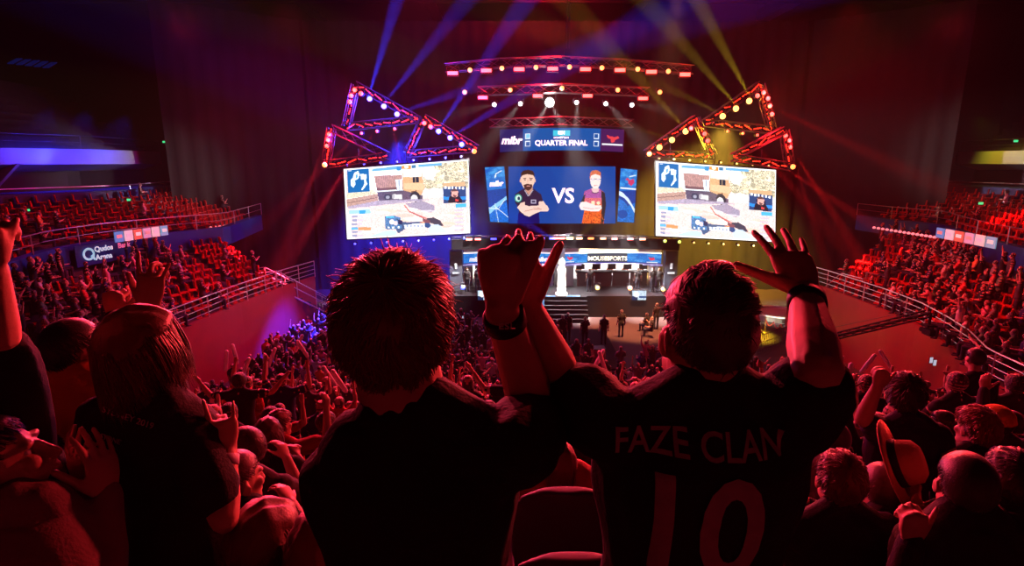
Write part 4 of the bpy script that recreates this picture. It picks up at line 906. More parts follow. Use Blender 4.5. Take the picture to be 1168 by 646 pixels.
def feet(p, J, tag):
    for k in 'LR': a = J['an' + k]; p.cap(a - V((0, 0, .04)), a + J['Y'] * .17 - V((0, 0, .05)), .04, .032, tag)

ARM = {'down': ((.05, .0, -.28), (.02, .06, -.25)), 'lap': ((.05, .06, -.27), (-.08, .24, .0)), 'clap': ((.07, .13, -.24), (-.19, .19, .14)), 'up': ((.08, .06, .26), (-.03, .05, .25)),
       'bent': ((.22, .08, .08), (-.02, .06, .26)), 'fwd': ((.03, .22, -.14), (-.05, .25, .08)), 'phone': ((.06, .17, -.20), (-.12, .14, .2)), 'head': ((.2, .05, .15), (-.2, -.02, .1)), 'out': ((.24, .05, .02), (.16, .08, .18))}
def joints(sit=True, aL='lap', aR='lap', yaw=0, hy=0, hp=0, lean=0, s=1.0, org=V((0, 0, 0))):
    X, Y, Z = frame(yaw); L = lambda x, y, z: org + (X * x + Y * y + Z * z) * s
    h = .50 if sit else .93; ln = lean
    J = {'X': X, 'Y': Y, 'pelvis': L(0, 0, h), 'waist': L(0, .02 + ln * .2, h + .16), 'chest': L(0, .01 + ln * .5, h + .36), 'neck': L(0, -.01 + ln * .85, h + .53), 's': s}
    J['head'] = J['neck'] + (X * 0 + Y * (.035 + ln * .2) + Z * .155) * s; J['hf'] = frame(yaw + hy, hp)
    for k, sg in (('L', -1), ('R', 1)):
        a = J['neck'] + (X * (.185 * sg) + Y * -.005 + Z * -.055) * s; J['sh' + k] = a; e, w = ARM[aL if k == 'L' else aR]
        J['el' + k] = a + (X * (e[0] * sg) + Y * e[1] + Z * e[2]) * s; J['wr' + k] = J['el' + k] + (X * (w[0] * sg) + Y * w[1] + Z * w[2]) * s
        if (aL if k == 'L' else aR) in ('up', 'bent', 'out', 'head'): J['sh' + k] = a + Z * .035 * s
        J['hip' + k] = L(.095 * sg, 0, h - .03)
        J['kn' + k] = L(.12 * sg, .43, .50) if sit else L(.10 * sg, .02, .49); J['an' + k] = L(.12 * sg, .42, .09) if sit else L(.11 * sg, 0, .09)
    return J

def hairline(x, y, z):
    if y > 0: h = z - (.42 * y + .05 + .25 * max(0, y - .5))
    else: h = z + .10 + .62 * min(1, -y * 1.4)
    e = 1 - ((y + .08) / .34) ** 2
    if e > 0 and z < .4: h = min(h, (z - .16) + (1 - e) * .5)
    return h
def hair_mesh(name, c, ax, s, thick, style='short', n=300, length=.04, rad=.0022, seed=1, fly=0):
    rad *= .5; n = int(n * 3.2)
    rs = random.Random(seed); X, Y, Z = ax; o = c + Y * (-.012 * s) + Z * (.025 * s); R = (.080 * s, .099 * s, .095 * s); vs = []; fs = []
    nu, nv = 44, 26
    def surf(x, y, z, extra=0):
        h = hairline(x, y, z); k = max(0, min(1, h * 3.2)); t = thick * (k * k * (3 - 2 * k))
        if style != 'short': t *= 1 + .18 * math.sin(9 * x + 4 * z + seed) * math.sin(7 * y + 5 * z) + .12 * math.sin(17 * x - 9 * y)
        if style == 'quiff' and z > .3: t *= 1 + 1.3 * (z - .3) * (1 + .35 * math.sin(7 * x + 2) + .25 * math.sin(13 * y + 5 * x))
        if style == 'messy' and z < 0: t *= 1 - .35 * -z
        q = .92 if h < 0 else 1
        return o + X * (x * (R[0] * q + t + extra)) + Y * (y * (R[1] * q + t + extra)) + Z * (z * (1.22 if z < 0 and style == 'messy' and h > 0 else 1) * (R[2] * q + t * (1.15 if z > 0 else 1) + extra))
    for j in range(nv + 1):
        a = -PI / 2 + PI * j / nv
        for i in range(nu): b = 2 * PI * i / nu; vs.append(surf(math.cos(a) * math.cos(b), math.cos(a) * math.sin(b), math.sin(a)))
    fs = [(j * nu + i, j * nu + (i + 1) % nu, (j + 1) * nu + (i + 1) % nu, (j + 1) * nu + i) for j in range(nv) for i in range(nu)]
    G = V((0, 0, -1)); made = 0
    while made < n + fly:
        x, y, z = rs.gauss(0, 1), rs.gauss(0, 1), rs.gauss(0, 1); l = math.sqrt(x * x + y * y + z * z) or 1; x, y, z = x / l, y / l, z / l
        h = hairline(x, y, z)
        if h < .03: continue
        if style == 'long' and h > .9 and rs.random() < .4: continue
        flyaway = made >= n; made += 1
        nrm = (X * x + Y * y + Z * z).normalized(); p = surf(x, y, z, -.004 * s)
        crown = Z * .75 - Y * .66; t = crown - nrm * crown.dot(nrm); flow = -t.normalized() if t.length > .05 else X * rs.uniform(-1, 1) + Y
        ln = length * rs.uniform(.6, 1.2) * s; lift = .22; g = .15
        cl = math.sin(11 * x + 3 * y + seed) + math.sin(9 * z - 7 * y + 2 * seed)
        if style == 'messy': lift = rs.uniform(.05, .30) + .12 * max(0, z); flow = (flow + X * (.5 * cl + rs.uniform(-.25, .25)) + Y * rs.uniform(-.25, .25)); flow = (flow - nrm * flow.dot(nrm)).normalized()
        if style == 'quiff':
            if z > .45: lift = .16 + .22 * z; flow = (Y * .3 + X * (.75 + .45 * cl + rs.uniform(-.2, .2)) + Z * .15).normalized(); flow = (flow - nrm * flow.dot(nrm)).normalized(); ln *= 1.15
            else: lift = .10; flow = (flow + X * rs.uniform(-.2, .2)).normalized(); ln *= .55
        if style == 'long': lift = .10; flow = (flow * .6 + nrm * .02 + G + X * .12 * cl).normalized(); g = 1.0
        if style == 'short': ln *= .6
        if flyaway: lift = rs.uniform(.3, .8); flow = (flow + X * rs.uniform(-.8, .8) + Z * rs.uniform(-.4, .8)).normalized(); ln = min(length, .05) * rs.uniform(.5, 1.1) * s
        r0 = rad * rs.uniform(.7, 1.5) * s * (.4 if flyaway else 1); d = (nrm * lift + flow).normalized(); side = d.cross(nrm)
        side = side.normalized() if side.length > .01 else d.orthogonal().normalized(); seg = 5; base = len(vs); q = p
        wob = rs.uniform(-.35, .35)
        for k in range(seg + 1):
            rr = r0 * (1 - (k / seg) ** 1.6) + .0003; n2 = d.cross(side).normalized()
            for a in range(3): vs.append(q + side * (rr * 1.6 * math.cos(a * 2.094)) + n2 * (rr * math.sin(a * 2.094)))
            q = q + d * (ln / seg); d = (d + (flow * .22 if not flyaway else V((0, 0, 0))) + side * wob * .25 + G * (.10 * g + .05) + (-nrm * .08 if style != 'long' else V((0, 0, 0)))).normalized()
            if style == 'long':
                rel = q - o; rad_ = V((rel.dot(X) / (R[0] + thick + .004), rel.dot(Y) / (R[1] + thick + .004), 0)); 
                if rad_.length > 1: q = o + X * (rel.dot(X) * (.3 + .7 / rad_.length)) + Y * (rel.dot(Y) * (.3 + .7 / rad_.length)) + Z * rel.dot(Z)
        for k in range(seg):
            for a in range(3): b0 = base + k * 3; fs.append((b0 + a, b0 + (a + 1) % 3, b0 + 3 + (a + 1) % 3, b0 + 3 + a))
    me = bpy.data.meshes.new(name); me.from_pydata([tuple(v) for v in vs], [], fs); me.polygons.foreach_set('use_smooth', [True] * len(fs)); return me

def obj(name, me, mats, parent, color=None):
    for m_ in (mats if isinstance(mats, (list, tuple)) else [mats]): me.materials.append(m_)
    o = bpy.data.objects.new(name, me)
    if color: o.color = (*color, 1)
    return link(o, parent)

def open_arm_hand(p, w, e, side, n=None, l=None, curl=(10, 15, 10), **k):
    d = (w - e).normalized(); hand_prims(p, w, d, n or V((0, 1, 0)), l or V((side * -1, 0, 0)), curl, **k)

def figure(label, J, loc, voxel=.007, hair=('short', .012, 300, .04), haircol=(.03, .015, .01), shirt=(.01, .01, .011), sleeve=.62, hands=None, skin=None, group=None, fold=.006, parts=True, s=1.0, seed=1, neck_r=.058, hs=1.0, beard=False, shirtname='t_shirt', fly=0, hrad=.0022, fingers=True, pants=True, lens=1.0, band=None):
    loc = V(loc); root = thing('person', loc, label, 'person', group)
    X, Y, Z = J['hf']; b = PR(); torso(b, J, 0, 'skin'); arms(b, J, 'skin', 0, 2.0, J.get('arm', 1)); legs(b, J, 'skin'); feet(b, J, 'skin'); head_prims(b, J['head'], X, Y, Z, hs)
    b.cap(J['neck'] - V((0, 0, .02)), J['head'] - Z * .045 * hs - Y * .012, neck_r * 1.08, neck_r, 'skin', 14)
    for k, sg in (('L', -1), ('R', 1)):
        h = (hands or {}).get(k, {}); w, e = J['wr' + k], J['el' + k]; d = h.get('d', (w - e).normalized())
        hand_prims(b, w, d, h.get('n', V((-sg * .8, .5, 0))), h.get('l', V((0, .6, .8)) if abs(d.z) < .6 else V((-sg, 0, 0))), h.get('curl', (25, 30, 20)), h.get('spread', 5), h.get('s', 1.0), h.get('thumb', (.7, .7, .3)), each=h.get('each'), tcurl=h.get('tcurl', 12))
    obj('body', remesh(b, voxel, 2, name='body'), skin or SKIN, root)
    t = PR(); torso(t, J, .016, 'shirt', .0); arms(t, J, 'shirt', .018 if sleeve < 1 else .014, sleeve if sleeve < 1 else 2.0, J.get('arm', 1)); t.cap(J['neck'] - V((0, 0, .03)), J['neck'] + V((0, 0, .012)), neck_r + .018, neck_r + .012, 'shirt', 14)
    sm = remesh(t, max(voxel, .008), 3, name=shirtname); folds(sm, fold, 22, seed); sh = obj(shirtname, sm, CLOTH, root, shirt)
    if pants:
        q = PR(); legs(q, J, 'p', .018); q.loft([(J['pelvis'] - V((0, 0, .1)), .165, .125, J['X'], J['Y']), (J['pelvis'] + V((0, 0, .06)), .175, .128, J['X'], J['Y'])], 'p'); pm = remesh(q, .012, 3, name='trousers'); folds(pm, .006, 16, seed); obj('trousers', pm, PANT, root)
        q = PR(); 
        for k in 'LR': a = J['an' + k]; q.cap(a - V((0, 0, .045)), a + J['Y'] * .19 - V((0, 0, .05)), .048, .038, 's')
        obj('shoes', remesh(q, .012, 1, name='shoes'), BLK, root)
    if hair: obj('hair', hair_mesh('hair', J['head'], J['hf'], hs, hair[1], hair[0], hair[2], hair[3], hrad, seed, fly), HAIRO, root, haircol)
    for k in (-1, 1):
        e = J['head'] + X * (.031 * k * hs) + Y * (.072 * hs) + Z * (.010 * hs); m_ = MB(); m_.lathe(e - Y * .008, [(.004, -.01), (.011, -.004), (.013, .002), (.010, .008), (.004, .012)], 10, axis=Y); m_.build('eye', EYEW, root, smooth=True)
    if beard:
        q = PR(); q.ell(J['head'] + Y * .045 * hs - Z * .085 * hs, (.058 * hs, .052 * hs, .045 * hs), (X, Y, Z)); bm_ = remesh(q, .006, 1, name='beard'); folds(bm_, .004, 120, 3); obj('beard', bm_, HAIRO, root, haircol)
    if band:
        for k, f_, col_ in band:
            w, e = J['wr' + k], J['el' + k]; d = (e - w).normalized(); c = w + d * f_; r_ = .0285 * J.get('arm', 1) + .0018 + .035 * abs(f_)
            m_ = MB(); m_.lathe(c, [(r_, -.016), (r_ + .004, -.014), (r_ + .004, .014), (r_, .016)], 20, axis=d); m_.build('wristband', mat('band_%s' % col_, {'black': (.012, .012, .014), 'white': (.6, .6, .65)}[col_], .6), root, smooth=True)
    return root
# ------------------------------------------------------------------ the fans nearest the camera, each posed on its own
def jw(sit=False, neck=None, shL=None, shR=None, elL=None, wrL=None, elR=None, wrR=None, head=None, yaw=0, hy=0, hp=0, hr=0, floor=None, aL='down', aR='down', bulk=1, arm=1, leanf=0):
    N = V(neck); tall = .48 + .97 if not sit else .48 + .55
    J = joints(sit, aL, aR, yaw, hy, hp); sft = N - J['neck']
    for k in list(J):
        if isinstance(J[k], Vector) and k not in ('X', 'Y'): J[k] = J[k] + sft
    J['hf'] = frame(yaw + hy, hp, hr)
    for k, v in (('shL', shL), ('shR', shR)):
        if v is not None:
            dlt = V(v) - J[k]; J[k] = V(v); 
            for q in ('el', 'wr'): J[q + k[2]] = J[q + k[2]] + dlt
    for k, v in (('elL', elL), ('wrL', wrL), ('elR', elR), ('wrR', wrR)):
        if v is not None: J[k] = V(v)
    if head is not None: J['head'] = V(head)
    J['bulk'] = bulk; J['arm'] = arm
    J['pelvis'] = J['pelvis'] - V((0, leanf, 0)); J['waist'] = J['waist'] - V((0, leanf * .5, 0))
    return J
def base(J): a = (J['anL'] + J['anR']) / 2; return V((a.x, a.y, a.z - .09))
occupied = []
def put(label, J, **k):
    b = base(J); occupied.append((b.x, b.y)); return figure(label, J, b, **k)

# 1. fan in a dark tee with fluffy hair, right arm up
N1 = W(468, 482, 1.08)
J1 = jw(neck=N1, head=W(452, 380, 1.08), shL=W(416, 512, 1.08), shR=W(586, 508, 1.06), elR=W(612, 478, 1.24), wrR=W(572, 352, 1.02), hy=0, bulk=1.12, arm=1.16, aL='down')
J1['elL'] = J1['shL'] + V((-.055, .03, -.27)); J1['wrL'] = J1['elL'] + V((.02, .12, -.2))
P1 = put('tall fan in plain dark tee with fluffy reddish hair, one fist raised, black wristband', J1, voxel=.005, hair=('messy', .024, 1900, .040), haircol=(.20, .075, .035), hs=1.1, neck_r=.080, fly=500, hrad=.0032, sleeve=.62, fold=.007,
         hands={'R': dict(d=V((-.05, -.1, 1)), n=V((.55, .85, 0)), l=V((.85, -.5, 0)), curl=(62, 80, 50), s=1.12, thumb=(.9, .3, .5))}, band=[('R', .028, 'black')])
c = J1['wrR'] + (J1['elR'] - J1['wrR']).normalized() * .028; d = (J1['wrR'] - J1['elR']).normalized(); wb = [ch for ch in P1.children if ch.name.startswith('wristband')][0]
text('ESL', c + V((.004, -.0475, 0)), (1, 0, 0), d, .021, mat('band_print', (.75, .7, .7), .6), wb, name='lettering', ext=.001)

# 2. fan in the numbered jersey, both arms up
N2 = W(806, 464, 1.12)
J2 = jw(neck=N2, head=W(803, 383, 1.13), shL=W(698, 486, 1.12), shR=W(905, 484, 1.12), elL=W(642, 437, 1.25), wrL=W(601, 352, 1.10), elR=W(932, 424, 1.02), wrR=W(919, 336, 1.22), hy=.10, hp=.06, bulk=1.14, arm=1.12)
P2 = put('fan in dark jersey with a big number on the back, both hands raised', J2, voxel=.005, hair=('quiff', .011, 1700, .034), haircol=(.05, .018, .012), hs=1.0, neck_r=.074, fly=120, hrad=.003, sleeve=.60, shirtname='jersey', fold=.008,
         hands={'L': dict(d=V((-.22, .0, 1)), n=V((0, 1, .2)), l=V((1, 0, 0)), curl=(38, 30, 15), s=1.05, thumb=(.85, .62, .1), spread=2, tcurl=0), 'R': dict(d=V((-.03, .74, .68)), n=V((0, .65, -.75)), l=V((-1, 0, .05)), curl=(5, 6, 4), s=1.16, spread=8, thumb=(.45, .95, -.05), tcurl=12)}, band=[('R', .03, 'black')])
jersey = [ch for ch in P2.children if ch.name.startswith('jersey')][0]
bpy.context.view_layer.update()
def wrap_text(s, cx, cy, t, size, m_, parent, bold=0, wscale=1.0, name='lettering', space=1):
    cu = bpy.data.curves.new('t', 'FONT'); cu.body = s; cu.size = size; cu.offset = bold; cu.align_x = 'CENTER'; cu.align_y = 'CENTER'; cu.resolution_u = 4; cu.space_character = space
    o = bpy.data.objects.new('t', cu); COL.objects.link(o); dg = bpy.context.evaluated_depsgraph_get(); me = bpy.data.meshes.new_from_object(o.evaluated_get(dg)); bpy.data.objects.remove(o)
    import bmesh
    bm = bmesh.new(); bm.from_mesh(me); bmesh.ops.triangulate(bm, faces=bm.faces[:])
    for _ in range(6):
        ed = [e for e in bm.edges if e.calc_length() > .012]
        if not ed: break
        bmesh.ops.subdivide_edges(bm, edges=ed, cuts=1); bmesh.ops.triangulate(bm, faces=bm.faces[:])
    c = W(cx, cy, t); bv = BVHTree.FromPolygons([jersey.matrix_world @ v.co for v in jersey.data.vertices], [tuple(p.vertices) for p in jersey.data.polygons])
    for v in bm.verts:
        p = c + V((v.co.x * wscale, 0, v.co.y)); h = bv.ray_cast(p - V((0, .5, 0)), V((0, 1, 0)))
        v.co = (h[0] - V((0, .004, 0))) if h[0] is not None else p
    bm.to_mesh(me); bm.free(); me.materials.clear(); me.materials.append(m_); return link(bpy.data.objects.new(name, me), parent)
PRINT = mat('jersey_print', (.42, .30, .34), .6, noise=.25, scale=40)
wrap_text('FAZE CLAN', 801, 512, 1.02, .070, PRINT, jersey, bold=.001, wscale=.86)
wrap_text('10', 800, 622, 1.02, .30, PRINT, jersey, bold=.006, wscale=.84, name='number_print')

# 3. long-haired fan in a dark tee on the left
J3 = jw(neck=W(174, 452, 1.70), head=W(168, 402, 1.70), shL=W(120, 478, 1.70), shR=W(214, 494, 1.70), elL=W(105, 560, 1.72), wrL=W(118, 620, 1.9), elR=W(256, 592, 1.64), wrR=W(259, 514, 1.72), yaw=-.25, hy=-.35, hp=.05, bulk=1.05)
P3 = put('long haired fan in black tee with small printed lines, making a horns sign', J3, voxel=.006, hair=('long', .022, 900, .16), haircol=(.13, .035, .02), hs=1.05, fly=150, hrad=.0034, beard=True, sleeve=.68,
         hands={'R': dict(d=V((-.1, .1, 1)), n=V((-.5, .8, 0)), l=V((-.8, -.5, 0)), each=[(8, 8, 5), (70, 80, 40), (70, 80, 40), (10, 10, 5)], s=1.0)}, band=[('R', .03, 'white')])
shirt3 = [ch for ch in P3.children if ch.name.startswith('t_shirt')][0]
TP = mat('tee_print', (.8, .6, .7), .7)
def print_line(s, px, py, size, rot, t=1.56):
    c = W(px, py, t); bv = BVHTree.FromPolygons([V(v.co) for v in shirt3.data.vertices], [tuple(p.vertices) for p in shirt3.data.polygons])
    M0 = shirt3.matrix_world; inv = M0.inverted(); h = bv.ray_cast(inv @ (EYE), (inv.to_3x3() @ (c - EYE)).normalized()); 
    q = (M0 @ h[0]) if h[0] is not None else c
    q = q - (q - EYE).normalized() * .012
    text(s, q, RT * math.cos(rot) - UP * math.sin(rot), UP * math.cos(rot) + RT * math.sin(rot), size, TP, shirt3, ext=.001)
bpy.context.view_layer.update()
print_line('SYDNEY 2019', 146, 477, .026, .33); print_line('SYDNEY', 128, 502, .020, .33); print_line('2019', 124, 517, .020, .33)

# 4. fan in front of him with both arms up
J4 = jw(neck=W(165, 440, 2.35), shL=W(128, 462, 2.35), shR=W(200, 462, 2.35), elL=W(118, 405, 2.35), wrL=W(131, 362, 2.50), elR=W(186, 400, 2.40), wrR=W(171, 352, 2.45), floor=0)
put('fan half hidden by the long haired one, dark long sleeves, both hands thrown up', J4, voxel=.007, sleeve=2.0, haircol=(.02, .01, .01), hands={'L': dict(d=V((.05, 0, 1)), n=V((0, 1, 0)), l=V((1, 0, 0)), curl=(75, 85, 50), s=1.15), 'R': dict(d=V((.1, .1, 1)), n=V((0, .9, .1)), l=V((-1, 0, 0)), each=[(6, 8, 5), (30, 50, 30), (40, 60, 40), (8, 10, 5)], s=1.45, spread=9)}, band=[('R', .03, 'white')])
# 5. fan in orange shirt
J5 = jw(neck=W(88, 436, 2.15), head=W(86, 402, 2.17), yaw=-.1, hy=-.3, bulk=.95)
put('fan in a bright orange top seen from behind with short dark hair', J5, voxel=.009, shirt=(.95, .32, .06), sleeve=.8, haircol=(.02, .01, .01), hair=('short', .016, 400, .045), hrad=.003)
# 6. profile face low on the left, clapping
J6 = jw(neck=W(42, 584, 1.42), head=W(2, 530, 1.42), shL=W(-40, 600, 1.42), shR=W(88, 612, 1.46), elR=W(118, 655, 1.44), wrR=W(122, 566, 1.52), elL=W(66, 655, 1.44), wrL=W(104, 564, 1.56), yaw=-.7, hy=-.35, hp=.35, arm=.95)
put('bearded fan low in the corner looking up in profile, pale pink top, hands clapping', J6, voxel=.006, shirt=(.32, .2, .2), fold=.004, sleeve=2.0, haircol=(.03, .012, .01), hair=('short', .014, 500, .035), beard=True, hrad=.003,
    hands={'R': dict(d=V((-.15, .2, 1)), n=V((-1, .3, 0)), l=V((0, -.9, .1)), curl=(10, 15, 10), spread=6, s=1.1), 'L': dict(d=V((-.35, .1, 1)), n=V((.4, .9, 0)), l=V((-.9, .3, 0)), curl=(12, 15, 10), spread=8, s=1.1)}, band=[('R', .03, 'white')])
# 7. arm at the picture's edge: fan in a dark jacket
J7 = jw(neck=W(62, 575, 1.95), head=W(56, 535, 1.97), shL=W(28, 520, 1.62), shR=W(108, 590, 1.98), elL=W(0, 402, 1.48), wrL=W(-8, 306, 1.34), yaw=-.3, hy=-.5, hp=.3, arm=1.1)
put('fan in dark jacket with one bare forearm stretched straight up at the picture edge', J7, voxel=.007, sleeve=.95, haircol=(.02, .01, .01), hair=('short', .012, 350, .03), hrad=.003, hands={'L': dict(d=V((0, 0, 1)), n=V((0, 1, 0)), l=V((1, 0, 0)), curl=(65, 80, 50), thumb=(.9, .15, .45))}, band=[('L', .33, 'black')])
# 8-10 heads in front, lower centre left
J8 = jw(sit=True, neck=W(275, 588, 2.25), head=W(271, 549, 2.27), hy=-.6, aL='lap', aR='clap'); put('seated fan with short cropped hair turned to the right, below the horns hand', J8, voxel=.008, haircol=(.10, .04, .03), hair=('short', .012, 500, .035), hrad=.003)
J9 = jw(sit=True, neck=W(305, 668, 1.72), head=W(304, 622, 1.75), hy=-.3, hp=-.2, aL='lap', aR='lap'); put('seated fan with parted shoulder length hair directly below the cropped haired one', J9, voxel=.008, haircol=(.13, .045, .03), hair=('long', .026, 800, .12), hrad=.0035)
J10 = jw(sit=True, neck=W(372, 676, 1.62), head=W(370, 632, 1.66), hy=.2, hp=-.1, aL='lap', aR='lap'); put('seated fan with long reddish hair at the lower edge beside the tall fan', J10, voxel=.008, haircol=(.22, .06, .03), hair=('long', .024, 900, .2), hrad=.0035)
# 11+ right-hand group
J11 = jw(neck=W(1036, 486, 3.0), head=W(1032, 452, 3.02), shL=W(1004, 492, 3.0), shR=W(1068, 498, 3.0), elL=W(984, 478, 3.0), wrL=W(1000, 442, 2.95), elR=W(1084, 520, 2.95), wrR=W(1076, 560, 2.8), hy=-.5)
put('standing fan in sleeveless navy top, one bent arm raised beside the head', J11, voxel=.009, shirt=(.02, .015, .06), sleeve=.25, haircol=(.03, .012, .01), hair=('messy', .016, 400, .04), hrad=.004, hands={'L': dict(curl=(70, 80, 50), n=V((0, 1, 0)), l=V((1, 0, 0)))})
J12 = jw(neck=W(958, 590, 2.35), head=W(957, 549, 2.37), hy=-.25, bulk=1.05, aL='clap', aR='clap'); put('fan with thick wavy brown hair in dark hooded top beside the jersey fan', J12, voxel=.008, haircol=(.16, .05, .03), hair=('messy', .018, 700, .035), hrad=.0035, shirtname='hooded_top', sleeve=2.0)
J13 = jw(sit=True, neck=W(936, 512, 3.9), head=W(934, 486, 3.92), hy=.25, yaw=.2, aL='lap', aR='clap'); put('fan in profile with short dark hair, in front of the wavy haired one', J13, voxel=.010, haircol=(.03, .012, .01), hair=('short', .012, 300, .03), hrad=.004)
J14 = jw(sit=True, neck=W(948, 528, 3.3), head=W(946, 502, 3.32), hy=.1, yaw=.2, aL='lap', aR='lap'); put('fan in grey pullover, hair cut short, just behind the profile fan', J14, voxel=.010, shirt=(.3, .27, .28), haircol=(.05, .02, .02), hair=('short', .012, 300, .03), hrad=.004, sleeve=2.0)
J15 = jw(neck=W(1098, 592, 2.0), head=W(1100, 556, 2.02), shL=W(1054, 612, 2.0), elL=W(1020, 690, 2.0), wrL=W(1038, 618, 1.92), hy=-.4, aR='lap', bulk=1.1); put('big fan in black seen from behind, fist held up, ear showing', J15, voxel=.008, haircol=(.02, .01, .01), hair=('short', .014, 500, .03), hrad=.0035, sleeve=2.0, hands={'L': dict(curl=(70, 80, 50), n=V((0, 1, 0)), l=V((1, 0, 0)), s=1.1)})
J16 = jw(neck=W(1152, 588, 2.1), head=W(1152, 550, 2.12), hy=-.35, aL='bent', aR='down', bulk=1.05); J16['elL'] = J16['shL'] + V((-.1, .1, -.25)); J16['wrL'] = J16['elL'] + V((.1, .2, .05)); put('fan with dark bushy hair at the far edge beside the big fan in black', J16, voxel=.009, haircol=(.02, .01, .01), hair=('messy', .016, 500, .03), hrad=.0035)
J17 = jw(sit=True, neck=W(1112, 520, 3.2), head=W(1112, 490, 3.22), hy=.1, hp=-.1, aL='clap', aR='lap'); put('fan with light curly hair leaning forward near the yellow beanie', J17, voxel=.010, haircol=(.35, .12, .07), hair=('messy', .022, 600, .035), hrad=.005)
J18 = jw(sit=True, neck=W(1135, 504, 3.9), head=W(1134, 482, 3.92), hy=.3, aL='lap', aR='lap'); p18 = put('fan wearing a yellow knitted beanie', J18, voxel=.010, haircol=(.03, .012, .01), hair=('short', .01, 200, .03), hrad=.004, shirt=(.03, .03, .05))
q = PR(); X, Y, Z = J18['hf']; q.ell(J18['head'] + Z * .045 - Y * .012, (.098, .112, .088), (X, Y, Z)); q.ell(J18['head'] + Z * .03 - Y * .012, (.104, .118, .03), (X, Y, Z)); obj('beanie', remesh(q, .01, 1, name='beanie'), mat('yellow_knit', (.8, .38, .05), .9, bump=.4, bscale=80), p18)
J19 = jw(neck=W(1112, 432, 6.2), head=W(1112, 410, 6.22), hy=-.2, bulk=1.25, aL='down', aR='down'); put('tall broad person in dark clothes standing above the seated rows at the side', J19, voxel=.014, haircol=(.02, .01, .01), hair=('short', .012, 200, .03), hrad=.006, sleeve=2.0)
# straw hat held up, and the hand that holds it
J20 = jw(sit=True, neck=W(1016, 590, 2.5), head=W(1006, 560, 2.55), elR=W(1044, 640, 2.4), wrR=W(1036, 585, 2.5), hy=-.2, aL='lap'); J20['elR'] = W(1046, 640, 2.35)
put('seated fan in dark top with hand lifted to a straw hat', J20, voxel=.009, haircol=(.05, .02, .02), hair=('short', .014, 400, .03), hrad=.004, sleeve=2.0, hands={'R': dict(d=V((-.05, .1, 1)), n=V((-.6, -.6, .2)), l=V((-.6, -.8, 0)), curl=(20, 30, 20), s=1.15)})
hc = W(1019, 529, 2.45); ax = V((.75, -.55, .45)).normalized(); STRAW = mat('straw', (.62, .30, .16), .8, bump=.5, bscale=60)
o = thing('straw_hat', hc, 'wide straw sun hat with a dark band tilted on its side', 'hat')
MB().lathe(hc, [(.02, .0), (.10, -.004), (.185, .0), (.19, .006), (.10, .006), (.02, .01)], 28, axis=ax).build('brim', STRAW, o, smooth=True)
MB().lathe(hc, [(.100, 0), (.094, .05), (.088, .09), (.06, .112), (.01, .104)], 24, axis=ax).build('crown', STRAW, o, smooth=True)
MB().lathe(hc, [(.101, .006), (.103, .012), (.100, .034), (.098, .036)], 24, axis=ax).build('hat_band', BLK, o, smooth=True)
# heads in the gap between the two big fans
J21 = jw(sit=True, neck=W(638, 505, 3.2), head=W(636, 484, 3.2), aL='clap', aR='clap', hy=.4); put('small looking fan with reddish hair in the gap between the two big fans, highest', J21, voxel=.010, haircol=(.3, .08, .04), hair=('messy', .014, 300, .03), hrad=.004)
J22 = jw(sit=True, neck=W(648, 545, 2.7), head=W(632, 530, 2.7), aL='clap', aR='lap', hy=.7); put('fan in red top in the gap between the two big fans, above the seat back', J22, voxel=.010, shirt=(.5, .1, .08), haircol=(.2, .05, .03), hair=('long', .012, 300, .1), hrad=.004)

# ------------------------------------------------------------------ seats
def seat_mesh(detail=True):
    pr = MB()
    # moulded back (curved), seat pan, pedestal
    for k in range(5):
        x0, x1 = -.22 + .088 * k, -.22 + .088 * (k + 1); y = lambda x: -.20 - .05 * (1 - (x / .22) ** 2); 
        t0, t1 = .82 - .25 * abs(x0) ** 1.0 * .5, .82 - .25 * abs(x1) * .5
        pr.add([(x0, y(x0), .44), (x1, y(x1), .44), (x1, y(x1) - .03, t1), (x0, y(x0) - .03, t0), (x0, y(x0) + .05, .44), (x1, y(x1) + .05, .44), (x1, y(x1) + .012, t1), (x0, y(x0) + .012, t0)], [(0, 1, 2, 3), (7, 6, 5, 4), (3, 2, 6, 7), (0, 3, 7, 4), (1, 5, 6, 2), (0, 4, 5, 1)])
    pr.bbox((-.22, -.2, .40), (.22, .2, .45)); pr.bbox((-.22, .16, .36), (.22, .2, .41)); pr.bbox((-.04, -.1, 0), (.04, .05, .40)); pr.bbox((-.14, -.14, 0), (.14, .1, .03))
    me = bpy.data.meshes.new('arena_seat'); me.from_pydata(pr.v, [], pr.f); return me
SEAT = seat_mesh(); SEAT.materials.append(SEATM)
SV = np.array([v.co[:] for v in SEAT.vertices]); SF = [tuple(p.vertices) for p in SEAT.polygons]
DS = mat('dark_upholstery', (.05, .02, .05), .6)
def near_seat(px, py, t, lab):
    c = W(px, py, t); o = thing('arena_seat', V((c.x, c.y, c.z - .85)), lab, 'seat'); b = c - V((0, 0, .85))
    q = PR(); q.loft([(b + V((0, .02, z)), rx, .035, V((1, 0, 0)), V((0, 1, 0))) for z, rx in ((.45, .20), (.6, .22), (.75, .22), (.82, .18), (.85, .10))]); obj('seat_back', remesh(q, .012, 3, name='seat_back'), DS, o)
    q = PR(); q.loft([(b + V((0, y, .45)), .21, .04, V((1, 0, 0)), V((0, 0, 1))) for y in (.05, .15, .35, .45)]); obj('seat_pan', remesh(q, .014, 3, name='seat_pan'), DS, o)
    MB().bbox(b + V((-.04, .15, 0)), b + V((.04, .25, .42))).build('leg', STEEL, o)
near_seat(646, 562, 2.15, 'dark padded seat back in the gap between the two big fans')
near_seat(655, 640, 1.75, 'dark padded seat at the lower edge in the gap between the two big fans')

